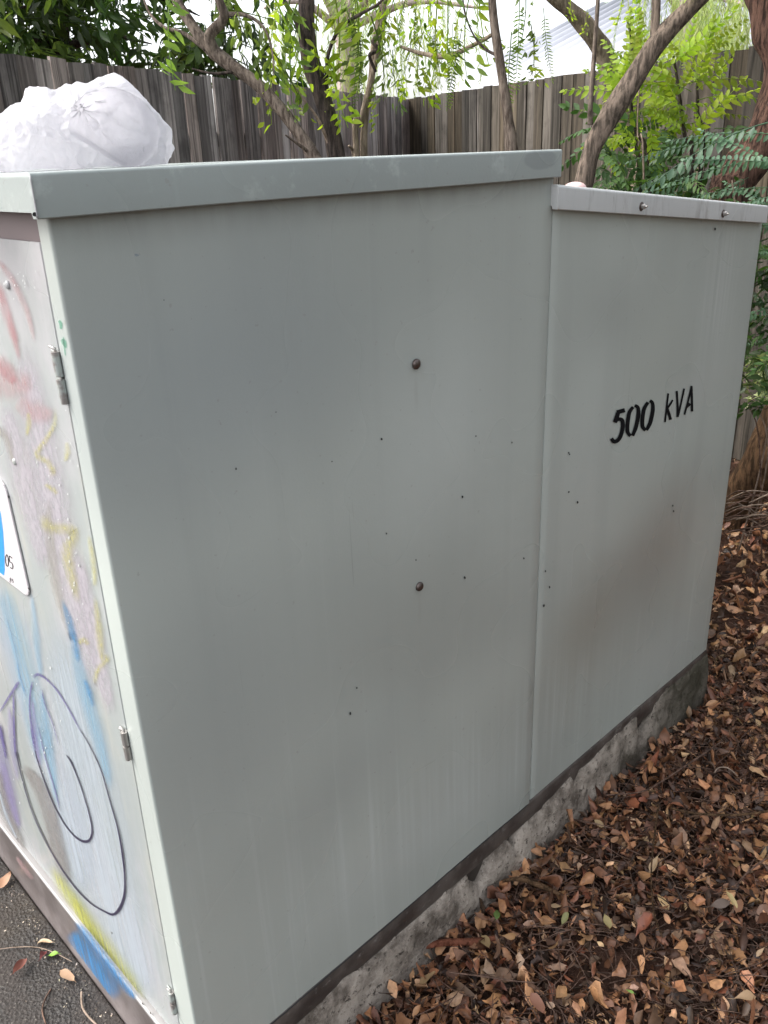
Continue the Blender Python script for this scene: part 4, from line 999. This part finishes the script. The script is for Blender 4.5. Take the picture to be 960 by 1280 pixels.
# F: dark reddish fibrous trunk at the right edge, and the orange-brown leaning butt lower down
f0 = at(905, 275, 3.3); b = gpt(f0, -.02, .0)
Ft = tree_at('red_barked_tree', 'dark red-brown fibrous trunk at the right edge behind the ferny leaves', b)
wood('trunk', Ft, [b, f0, at(918, 235, 3.32), at(938, 200, 3.34), at(968, 150, 3.36), at(984, 90, 3.38), at(975, 30, 3.4), at(962, -20, 3.42), at(950, -90, 3.45), at(985, -260, 3.5), at(1010, -520, 3.7)], [.11, .085, .080, .085, .092, .096, .098, .098, .092, .07, .03], m_barkF, 18, .3)
wood('limb', Ft, [at(958, -110, 3.46), at(900, -260, 3.4), at(860, -430, 3.5)], [.05, .035, .012], m_barkF, 10)
h0 = on(905, 655, 2, GZ); Hd = 3.15
Ht = tree_at('mossy_tree', 'orange-brown tree trunk leaning right out of the leaf litter past the cabinet', h0)
wood('trunk', Ht, [h0+Vector((-.10, .08, -.12)), h0+Vector((.04, 0, .02)), at(945, 590, 3.75), at(975, 530, 3.75), at(1020, 440, 3.75), at(1080, 300, 3.8), at(1120, 120, 3.9), at(1130, -120, 4.0), at(1110, -400, 4.1)], [.15, .125, .10, .10, .095, .085, .075, .055, .02], m_barkG, 18, .3)

# crowns above the frame, so that the trunks do not end in the air
for root, cu, cv, D, n_, kd in ((Ft, 960, -420, 3.6, 30, 'mid'), (Ht, 1110, -330, 4.0, 44, 'darkm'), (Et, 960, -330, 3.1, 12, 'midb'), (Bt, 380, -330, 3.8, 30, 'mid'), (A, 190, -300, 3.7, 26, 'mid'), (Gt, 640, -300, 4.3, 26, 'mid')):
    for i in range(n_):
        a = random.uniform(0, 6.28); put(kd, 'leaf_spray', root, at(cu+random.gauss(0, 75), cv+random.gauss(0, 55), D+random.gauss(0, .3)), (math.cos(a), math.sin(a), -.5), random.uniform(-1, 1), random.uniform(.9, 1.5))
# bright shrub in front of the right fence
s0 = at(835, 300, 3.9); b = gpt(s0); SH = tree_at('bright_shrub', 'bright yellow-green shrub with feathery leaves on thin dark stems behind the low lid', b, 'shrub')
stems = [[b, at(862, 240, 3.85), at(856, 170, 3.85), at(848, 110, 3.85), at(842, 70, 3.85)], [b+Vector((.05, 0, 0)), at(874, 230, 3.9), at(872, 140, 3.9), at(871, 95, 3.9)], [b, at(800, 250, 3.8), at(795, 180, 3.8), at(799, 110, 3.8)], [b, at(815, 250, 3.8), at(790, 150, 3.8), at(790, 60, 3.85), at(784, 25, 3.85)]]
for st in stems: wood('stem', SH, st, list(np.linspace(.012, .004, len(st))), m_barkB, 6, .1, 4)
tw = wood('stem', SH, [b, at(805, 225, 3.6), at(797, 170, 3.6), at(799, 110, 3.6)], [.006, .004, .003, .003], m_twigp, 5, .1, 4)
def pxdir(u, v, u2, v2, D): return at(u2, v2, D)-at(u, v, D)
FR = [(790, 100, 782, 28, .9), (790, 85, 800, 30, .7), (792, 130, 735, 70, .8), (795, 120, 748, 118, .8), (800, 115, 760, 90, .9), (845, 100, 790, 78, .9), (848, 105, 885, 85, .7), (845, 90, 820, 60, .8), (842, 80, 868, 62, .7),
      (871, 112, 925, 96, 1.), (872, 125, 920, 118, .9), (870, 110, 845, 80, .7), (850, 130, 795, 105, 1.), (852, 135, 800, 125, 1.), (848, 120, 815, 92, .9), (856, 150, 800, 150, .9), (874, 150, 905, 130, .8), (860, 165, 825, 150, .8), (795, 165, 745, 180, .8),
      (798, 175, 730, 185, .7), (797, 150, 830, 120, .9), (800, 180, 840, 170, .9), (790, 140, 760, 135, .8), (870, 100, 855, 60, .6), (836, 66, 800, 70, .6), (815, 150, 790, 190, .8), (835, 140, 870, 118, .8), (848, 115, 860, 90, .7), (760, 130, 735, 118, .5), (775, 75, 750, 88, .6), (768, 110, 790, 62, .6),
      (850, 62, 895, 50, .7), (875, 58, 920, 48, .6), (820, 60, 850, 72, .7), (800, 160, 770, 175, .9), (858, 175, 890, 150, .8), (842, 122, 812, 110, .8)]
for (u, v, u2, v2, s) in FR+[(a+random.uniform(-18, 18), b_+random.uniform(-12, 14), c_+random.uniform(-22, 22), d_+random.uniform(-16, 18), e_*.8) for a, b_, c_, d_, e_ in FR]:
    D = random.uniform(3.55, 4.0); d = pxdir(u, v, u2, v2, D)+Vector((random.uniform(-.08, .08), random.uniform(-.12, .05), .04))
    put('bright', 'frond', SH, at(u, v, D), d, random.uniform(-.9, .9), s*random.uniform(.75, 1.))
for i in range(46):
    u, v = random.uniform(735, 900), random.uniform(150, 250)
    a = random.uniform(0, 6.28); put('deep' if random.random() < .75 else 'bright', 'frond', SH, at(u, v, random.uniform(3.6, 4.2)), (math.cos(a), math.sin(a), random.uniform(-.6, .3)), random.uniform(-.7, .7), random.uniform(.5, .95))
for i in range(16):
    u, v = random.uniform(735, 810), random.uniform(190, 262)
    put('deep', 'frond', SH, at(u, v, random.uniform(3.3, 3.8)), (random.uniform(-1, 1), random.uniform(-1, 1), random.uniform(-.4, .4)), random.uniform(-.7, .7), random.uniform(.4, .7))
# blue-green fern-leaved plant at the right
q0 = at(955, 330, 2.95); b = gpt(q0, .12, -.1); FN = tree_at('ferny_sapling', 'blue-green ferny-leaved sapling arching in from the right edge over the low lid', b, 'sapling')
wood('stem', FN, [b+Vector((.25, -.3, 0)), at(1040, 330, 3.0), at(1000, 200, 3.0), at(975, 150, 2.98), at(960, 130, 2.95)], [.014, .012, .009, .007, .004], m_barkB, 7, .1, 4)
wood('stem', FN, [at(984, 250, 3.0), at(945, 268, 2.95), at(922, 262, 2.9), at(915, 225, 2.9)], [.006, .004, .003, .002], m_twigp, 6, .1, 4)
for (u, v, u2, v2, s, rl, D) in ((975, 150, 848, 190, 1.15, .5, 2.85), (900, 200, 812, 218, .8, .4, 3.05), (985, 195, 915, 215, .7, .2, 2.8), (985, 205, 935, 215, .6, -.4, 2.75), (985, 170, 930, 178, .7, .1, 2.9),
        (985, 235, 920, 245, .6, .3, 2.85), (975, 245, 925, 262, .5, .3, 2.8), (985, 220, 940, 205, .6, -.2, 2.8), (880, 225, 830, 245, .7, .1, 3.1), (985, 262, 940, 262, .6, .1, 2.9), (915, 175, 868, 190, .7, .2, 3.2), (985, 280, 945, 250, .6, 0, 2.9)):
    put('blue', 'frond', FN, at(u, v, D), pxdir(u, v, u2, v2, D)+Vector((0, 0, .03)), rl, s)
for i in range(80):
    u, v = random.uniform(938, 1000), random.uniform(262, 455); a = random.uniform(0, 6.28)
    put(random.choice(['blue', 'shade', 'deep']), 'frond', FN, at(u, v, random.uniform(3.1, 3.8)), (math.cos(a), math.sin(a), random.uniform(-.3, .5)), random.uniform(-.6, .6), random.uniform(.4, .8))
for i in range(14):
    u, v = random.uniform(815, 960), random.uniform(205, 262); a = random.uniform(0, 6.28)
    put(random.choice(['blue', 'deep', 'shade']), 'frond', FN, at(u, v, random.uniform(3.1, 3.7)), (math.cos(a), math.sin(a), random.uniform(-.3, .4)), random.uniform(-.6, .6), random.uniform(.4, .7))
# variegated ground plant
b = gpt(at(970, 520, 3.6)); VG = tree_at('variegated_bush', 'small bush with cream-edged leaves beside the far edge of the cabinet', b, 'bush')
for i in range(30):
    u, v = random.gauss(956, 14), random.uniform(448, 500) if random.random() < .8 else random.uniform(500, 525); a = random.uniform(0, 6.28)
    put('var' if v < 500 else 'shade', 'leaf_spray', VG, at(u, v, random.uniform(3.3, 3.6)), (math.cos(a), math.sin(a), random.uniform(-.2, .6)), 0, random.uniform(.4, .75))
for i in range(3): wood('stem', VG, [b+Vector((random.uniform(-.1, .1), random.uniform(-.1, .1), 0)), at(random.uniform(935, 975), random.uniform(480, 580), 3.45), at(random.uniform(925, 985), random.uniform(440, 520), 3.5)], [.004, .003, .002], random.choice([m_twig, m_twigp]), 5, .1, 4)

# dark broad-leaved tree beyond the left fence
b = gpt(at(60, 150, 7.5)); DT = tree_at('dark_leafy_tree', 'dense dark green leafy tree beyond the left fence above the white bag', b)
wood('trunk', DT, [b, at(70, 60, 7.5), at(90, -60, 7.5), at(120, -250, 7.5)], [.16, .13, .11, .08], m_barkB, 12)
for (u, v, u2, v2) in ((90, 20, 0, 20), (80, 60, 190, 55), (100, -20, 250, 20), (85, -40, -60, -20), (110, -60, 330, 30), (75, 90, 20, 40)):
    wood('limb', DT, [at(u, v, 7.4), at((u+u2)/2, (v+v2)/2-12, 7.2), at(u2, v2, 7.0)], [.035, .02, .004], m_barkB, 8)
cnt = 0
while cnt < 285:
    u, v, D = random.uniform(-130, 335), random.uniform(-170, 100), random.uniform(6.4, 8.0)
    top = 80+.10*u
    if v > top+25: continue
    hole = math.exp(-(((u-125)/34)**2+((v-48)/24)**2))+.8*math.exp(-(((u-212)/30)**2+((v-22)/22)**2))+.7*math.exp(-(((u-100)/30)**2+((v-68)/10)**2))
    if u > 235: hole += (u-235)/130
    if random.random() < hole*1.1: continue
    a = random.uniform(0, 6.28); put('darkm' if random.random() < (.30 if u < 60 or u > 230 else .12) else 'dark', 'leaf_spray', DT, at(u, v, D), (math.cos(a), math.sin(a), random.uniform(-.5, .2)), random.uniform(-1, 1), random.uniform(.9, 1.4)); cnt += 1
# far pale weeping trees beyond the fences
b = gpt(at(432, 90, 10.)); WT = tree_at('weeping_tree', 'hazy pale weeping tree with a pinkish trunk behind the fence corner', b)
wood('trunk', WT, [b, at(435, 100, 10), at(432, 50, 10), at(426, 0, 10), at(420, -120, 10)], [.17, .15, .13, .12, .09], m_barkP, 12)
for (u2, v2) in ((360, -40), (330, 10), (500, -10), (545, -40), (470, -60), (600, 10)): wood('limb', WT, [at(428, 40, 10), at((428+u2)/2, (v2+20)/2-12, 9.8), at(u2, v2, 9.6)], [.05, .03, .012], m_barkP, 7)
for i in range(120):
    u = random.triangular(300, 620, 450); v = random.uniform(-60, 70); put_strand(WT, at(u, v, random.uniform(8.6, 10.6)), random.uniform(.7, 1.2))
b = gpt(at(860, 60, 9.5)); WU = tree_at('weeping_tree', 'hazy pale weeping tree behind the right fence above the bright shrub', b)
wood('trunk', WU, [b, at(862, 60, 9.5), at(850, 0, 9.5), at(845, -120, 9.5)], [.14, .12, .10, .07], m_barkP, 12)
for (u2, v2) in ((800, -20), (900, -10), (940, 10), (780, -60), (985, -40), (880, 20)): wood('limb', WU, [at(850, 10, 9.5), at((850+u2)/2, (v2+5)/2-10, 9.3), at(u2, v2, 9.1)], [.05, .03, .012], m_barkP, 7)
for i in range(210):
    u = random.triangular(770, 1010, 880); v = random.uniform(-50, 55); put_strand(WU, at(u, v, random.uniform(6.6, 9.5)), random.uniform(.6, 1.1))

# unseen trees added behind the camera to shade the long side and reflect in its paint
for (tx, ty, hh, n_) in ((1.2, -4.6, 3.9, 200), (5.2, -4.2, 4.4, 230), (8.6, -2.4, 4.0, 160)):
    b = Vector((tx, ty, GZ)); OT = tree_at('added_shade_tree', {1: 'unseen broad green tree added opposite the long side of the cabinet', 5: 'unseen tall green tree added opposite the low end of the cabinet', 8: 'unseen green tree added to the right of the cabinet'}[int(tx)], b)
    wood('trunk', OT, [b, b+Vector((.05, .1, 1.2)), b+Vector((-.1, .0, 2.4)), b+Vector((.1, .1, hh))], [.16, .13, .10, .05], m_barkE, 12)
    for a in range(5): wood('limb', OT, [b+Vector((0, 0, 1.2+.3*a)), b+Vector((.6*math.cos(a*1.3), .6*math.sin(a*1.3), 1.8+.3*a)), b+Vector((1.3*math.cos(a*1.3), 1.3*math.sin(a*1.3), 2.3+.3*a))], [.06, .04, .012], m_barkE, 8)
    for i in range(n_):
        a, rr_2, z = random.uniform(0, 6.28), random.uniform(.2, 1)**.5*1.7, random.uniform(.6, hh+.8)
        rr_2 *= math.sin(math.pi*min(.95, max(.15, (z-.2)/(hh+1))))**.5
        put('dark', 'leaf_spray', OT, b+Vector((rr_2*math.cos(a), rr_2*math.sin(a), z)), (math.cos(a), math.sin(a), -.3), random.uniform(-1, 1), random.uniform(1.3, 1.9))

# ------------------------------------------------------------------ leaf litter
PAL = np.array([(.10, .050, .026), (.15, .075, .038), (.055, .030, .018), (.25, .135, .065), (.36, .21, .10), (.44, .29, .16), (.055, .036, .024), (.15, .095, .058), (.030, .019, .013), (.18, .075, .035), (.32, .22, .14)])
PW = np.array([.14, .16, .12, .14, .09, .06, .09, .07, .06, .04, .04])
def litter(n, xy, Ls, Ws, zlo, zhi, seg=3, shape='oval', tilt=.65, pal=PAL, pw=PW):
    k = len(xy); a = rng.uniform(0, 2*np.pi, k); P = np.column_stack([xy, rng.uniform(zlo, zhi, k)])
    D = np.column_stack([np.cos(a), np.sin(a), rng.normal(0, tilt*.6, k)]); Nn = np.column_stack([rng.normal(0, tilt, k), rng.normal(0, tilt, k), np.where(rng.random(k) < .8, 1, -1)])
    v, f = leaf_batch(P, D, Nn, Ls, Ws, fold=rng.normal(.1, .55, k), curl=rng.normal(.15, .6, k), seg=seg, shape=shape)
    ci = rng.choice(len(pal), k, p=pw/pw.sum()); c = pal[ci]*np.array([1.30, 1.25, 1.17])*rng.uniform(.65, 1.35, (k, 1))*rng.normal(1, .03, (k, 3)); c = np.clip(c, .01, .7)
    c = np.repeat(c[:, None, :], (seg+1)*3, axis=1).reshape(k, seg+1, 3, 3)
    c[:, :, 1] *= rng.uniform(1.0, 1.45, (k, 1, 1)); c *= rng.uniform(.72, 1.28, (k, seg+1, 3, 1))
    v = v+rng.normal(0, 1, v.shape)*np.repeat(np.asarray(Ls)*.035, (seg+1)*3)[:, None]
    return v, f, c.reshape(-1, 3)
BX, BY = on(760, 1212, 2, GZ).x, on(760, 1212, 2, GZ).y
def area(n, x0, x1, y0, y1, dens=None):
    P = np.column_stack([rng.uniform(x0, x1, n), rng.uniform(y0, y1, n)])
    ins = (P[:, 0] > -.05) & (P[:, 0] < L2+.02) & (P[:, 1] > -.028) & (P[:, 1] < W+.05)
    P = P[~ins]; P = P[P[:, 0] > -.02]
    bare = np.exp(-(((P[:, 0]-BX)/.15)**2+((P[:, 1]-BY)/.08)**2)); P = P[rng.random(len(P)) > bare*.75]
    return P
def hgt(xy): return np.array([.010*mn.noise(Vector((p[0]*3.1, p[1]*3.1, 0))) for p in xy])
parts = []
near = area(24000, 0.0, 2.3, -1.15, .1); far = area(24000, 1.2, 5.6, -1.6, 2.6)
for P, sc1 in ((near[::2], 1.), (near[1::2], 1), (far, 2.)):
    n = len(P); h = hgt(P); i1 = rng.random(n) < .42
    Q = P[i1]; L_ = rng.uniform(.016, .041, len(Q)); parts.append(litter(0, Q, L_, L_*rng.uniform(.38, .66, len(Q)), GZ-.010+h[i1], GZ+.030+h[i1], seg=5 if sc1 == 1 else 3, shape='ob' if rng.random() < .5 else 'oval'))
    Q = P[~i1]; L_ = rng.uniform(.012, .030, len(Q)); parts.append(litter(0, Q, L_, L_*rng.uniform(.14, .40, len(Q)), GZ-.006+h[~i1], GZ+.018+h[~i1], seg=3, shape='lance', pw=np.array([.2, .12, .22, .06, .03, .02, .18, .12, .14, .03, .01])))
P = np.column_stack([rng.uniform(.2, 2.1, 400), -.030-np.abs(rng.normal(0, .05, 400))]); L_ = rng.uniform(.02, .04, 400)
parts.append(litter(0, P, L_, L_*.5, GZ, GZ+.030))
P = area(9000, 0.1, 2.6, -1.15, .1); L_ = rng.uniform(.005, .012, len(P)); parts.append(litter(0, P, L_, L_*rng.uniform(.3, .9, len(P)), GZ-.004, GZ+.030, seg=2))
P = area(2600, 0.1, 3.6, -1.15, .6); L_ = rng.uniform(.026, .052, len(P)); parts.append(litter(0, P, L_, L_*rng.uniform(.4, .7, len(P)), GZ+.008, GZ+.032, seg=6, shape='ob', pw=np.array([0, .1, 0, .3, .25, .15, 0, .1, 0, .05, .05])))
o = 0; VV, FF, CC = [], [], []
for v, f, c in parts: VV.append(v); FF.append(f+o); CC.append(c); o += len(v)
LR = mesh('leaf_litter', np.concatenate(VV), np.concatenate(FF), m_litter, True, cols=np.concatenate(CC))
tag(LR, kind='stuff')
# thin sticks and stalks mixed in
V, Fc = [], []
for i in range(4200):
    if i < 2800: p = Vector((random.uniform(.1, 2.3), random.uniform(-1.1, .0), GZ))
    else: p = Vector((random.uniform(1.7, 5.), random.uniform(-1.2, 2.), GZ))
    if p.x < 1.86 and p.y > -.05: continue
    a = random.uniform(0, 6.28); L_ = random.choice([.04, .06, .09, .14]); z = random.uniform(.012, .034); b_ = random.uniform(-.25, .25)
    pts = [p+Vector((math.cos(a+b_*t)*L_*t, math.sin(a+b_*t)*L_*t, z+random.uniform(-.006, .006))) for t in (0, .33, .66, 1)]
    v, f = tube_geo(pts, [.0013, .0011, .0009, .0006], 4, sub=2); o = len(V); V += v; Fc += [tuple(q+o for q in t) for t in f]
tag(mesh('twig_litter', V, Fc, m_twig, True), kind='stuff')
# individually placed fallen leaves on top (share 14 meshes)
hero = []
hp_ = np.array([(.42, .25, .13), (.50, .34, .20), (.33, .18, .09), (.26, .13, .07), (.46, .33, .16), (.20, .11, .07), (.38, .20, .10), (.13, .08, .055)])
for i in range(16):
    k = 1; v, f = leaf_batch([[-.5, 0, 0]], [[1, 0, .1]], [[0, 0, 1]], 1., random.uniform(.36, .56), fold=random.uniform(-.35, .55), curl=random.uniform(-.35, .5), seg=6, shape=random.choice(['oval', 'lance', 'ob']))
    v[:, 2] += .05*np.sin(v[:, 0]*7+i)*np.sign(v[:, 1]); st = stem_arr([Vector((-.5, 0, 0)), Vector((-.62, .02, .02)), Vector((-.72, .05, .0))], .012, .008, 4)
    v, f = cat([(v, f), st]); me = proto('fallen_leaf', v, f, m_litter)
    a = me.color_attributes.new('col', 'FLOAT_COLOR', 'POINT'); c = np.ones((len(v), 4), dtype=np.float32); c[:, :3] = hp_[i % 8]*rng.uniform(.85, 1.15); a.data.foreach_set('color', c.ravel()); hero.append(me)
n = 0
while n < 285:
    if n < 200: x, y = random.uniform(.25, 2.4), random.uniform(-1.05, -.04)
    else: x, y = random.uniform(1.9, 3.6), random.uniform(-.9, .6)
    if y > -.045 and x < 1.87: continue
    if math.exp(-(((x-BX)/.20)**2+((y-BY)/.11)**2)) > .45: continue
    o = bpy.data.objects.new('fallen_leaf', random.choice(hero)); link(o); o.parent = LR
    s = random.uniform(.022, .046); o.scale = (s, s, s); o.location = (x, y, GZ+random.uniform(.022, .036)); o.rotation_euler = (random.gauss(0, .4), random.gauss(0, .35), random.uniform(0, 6.28)); n += 1
# long sticks lying on the litter: each a thing
def stick(name, label, cat_, px, rad, m, lift=.054, wob=.1, wide=None):
    pts = [on(u, v, 2, GZ+lift+random.uniform(-.004, .006)) for u, v in px]; c = sum(pts, Vector())/len(pts); c.z = GZ
    v, f = tube_geo([p-c for p in pts], rad, 7, wob, random.random()*9, sub=5)
    o = mesh(name, v, f, m, True); o.location = c; return tag(o, label, cat_, 'bark strips on the leaf litter' if name == 'bark_strip' else 'twigs lying on the path' if 'path' in label else 'sticks and twigs on the leaf litter')
stick('twig', 'straight thin reddish twig running down the middle of the litter', 'twig', [(823, 1006), (818, 1045), (814, 1090), (817, 1140), (828, 1172)], [.0028, .0022, .002, .0018, .0014], m_barkG)
stick('twig', 'long reddish stick lying across the litter to the right edge', 'stick', [(838, 1010), (865, 1016), (905, 1019), (940, 1017), (975, 1011)], [.003, .0032, .0032, .003, .003], m_barkG)
stick('twig', 'dark branching stick slanting up towards the far litter', 'stick', [(755, 994), (800, 990), (825, 978), (860, 955), (880, 942), (903, 926)], [.0018, .002, .0022, .0025, .0025, .002], m_twig)
stick('twig', 'pale curled twig on the litter near the right edge', 'twig', [(893, 966), (898, 960), (910, 960), (922, 970)], [.0016, .0018, .0018, .0014], m_twigp)
stick('twig', 'thin stick at the lower right edge of the litter', 'stick', [(918, 1108), (935, 1090), (955, 1075), (975, 1064)], [.002, .002, .0022, .002], m_twig)
stick('bark_strip', 'reddish bark strip lying against the foot of the plinth', 'bark', [(512, 1190), (535, 1182), (560, 1178), (590, 1177), (622, 1172)], [.003, .007, .008, .008, .005], mk_bark('bark_strip_red', (.10, .035, .02), (.26, .10, .06)), .03)
stick('bark_strip', 'pinkish bark strip curving over leaves below the broken plinth', 'bark', [(628, 1101), (650, 1099), (675, 1107), (700, 1118)], [.003, .006, .007, .004], m_barkG, .036)
stick('twig', 'bent dark twig on the litter in the bottom right corner', 'twig', [(560, 1215), (600, 1220), (640, 1226), (668, 1228)], [.0015, .0016, .0015, .001], m_twig)
# tangle of dead twigs by the leaning trunk
DBr = tag(empty('dead_branch_heap', on(940, 660, 2, GZ)), 'tangle of dead twigs in front of the leaning trunk', 'dead branches')
for i in range(34):
    u, v = random.uniform(905, 985), random.uniform(618, 668); du, dv = random.uniform(25, 70), random.uniform(-22, 14)
    if u-du/2 < 900: u = 905+du/2
    D = random.uniform(3.1, 3.5); wood('twig', DBr, [at(u-du/2, v, D), at(u, v-random.uniform(0, 12), D-.02), at(u+du/2, v+dv, D+.02)], [.0022, .003, .0018], random.choice([m_twig, m_twig, m_twigp]), 5, .2, 4)

# ------------------------------------------------------------------ small things on the path at the left
def leaf_thing(label, u, v, s, colr, rz, ry=.2, L=0):
    me = hero[L].copy(); me.name = 'fallen_leaf'; c = np.ones((len(me.vertices), 4), dtype=np.float32); c[:, :3] = colr; me.color_attributes['col'].data.foreach_set('color', c.ravel())
    o = bpy.data.objects.new('fallen_leaf', me); link(o); p = on(u, v, 2, GZ+.034 if u > 300 else PZ+.008); o.location = (p.x if u > 300 else min(p.x, -.035), p.y, p.z+(.012 if u > 300 else 0)); o.scale = (s,)*3; o.rotation_euler = (.15, ry, rz); return tag(o, label, 'leaf', 'single leaves on the litter' if u > 300 else 'fallen leaves on the path')
leaf_thing('pale tan leaf on the path nearest the blue paint', 84, 1222, .040, (.40, .24, .16), 1.9, .1, 3)
leaf_thing('tan leaf on the path above the small green leaf', 56, 1178, .038, (.42, .30, .18), 2.2, .2, 1)
leaf_thing('small green leaf on the path', 66, 1193, .026, (.16, .32, .05), 2.4, .1, 5)
leaf_thing('round brown leaf on the path at the left edge', 6, 1102, .045, (.34, .20, .11), .5, .1, 4)
leaf_thing('curled dark red leaf on the path beside the green leaf', 53, 1196, .034, (.13, .035, .03), .9, .5, 7)
leaf_thing('shrivelled red leaf on the path, left of the green leaf', 24, 1212, .040, (.16, .045, .035), .6, .5, 2)
stick('twig', 'curved dark twig on the path near the bottom edge', 'twig', [(64, 1236), (56, 1250), (53, 1264), (58, 1282)], [.0016, .0018, .0018, .0016], m_twig, .050)
stick('twig', 'forked pale twig on the path below the tan leaf', 'twig', [(102, 1240), (103, 1258), (110, 1270), (122, 1282)], [.0026, .0022, .0022, .002], m_twigp, .050)
stick('twig', 'fine stalk lying across the path beside the red leaf', 'twig', [(-5, 1187), (20, 1184), (45, 1184), (66, 1190), (90, 1202)], [.0010, .0011, .0011, .001, .0008], m_twigp, .050)
leaf_thing('pale greenish oval leaf on the litter, lower middle', 705, 1155, .030, (.30, .29, .12), .3, .1, 2)
leaf_thing('yellowish tan leaf on the litter, right of the pale greenish one', 758, 1158, .034, (.44, .33, .15), .9, .1, 4)
leaf_thing('bright green leaflet on the litter near the bottom', 787, 1244, .018, (.20, .34, .08), 1.7, .1, 6)
leaf_thing('large tan leaf on the litter by the bottom right corner', 930, 1252, .050, (.50, .35, .19), -.6, .1, 1)
leaf_thing('large brown-grey leaf on the litter near the right edge', 898, 1136, .055, (.17, .12, .095), -.5, .1, 8)
leaf_thing('dull green leaf on the litter below the foot of the plinth', 621, 1148, .030, (.10, .17, .04), .5, .1, 5)
# grit on the path
P = np.column_stack([-.022-np.abs(rng.normal(0, .035, 900)), rng.uniform(-.3, 1.8, 900)])
v, f, c = litter(0, P, rng.uniform(.002, .006, 900), rng.uniform(.0015, .004, 900), PZ+.0005, PZ+.003, seg=2, tilt=.3, pal=np.array([(.25, .22, .17), (.06, .05, .04), (.10, .085, .07), (.32, .29, .25)]), pw=np.array([.2, .4, .35, .05]))
tag(mesh('grit', v, f, m_litter, False, cols=c), kind='stuff')
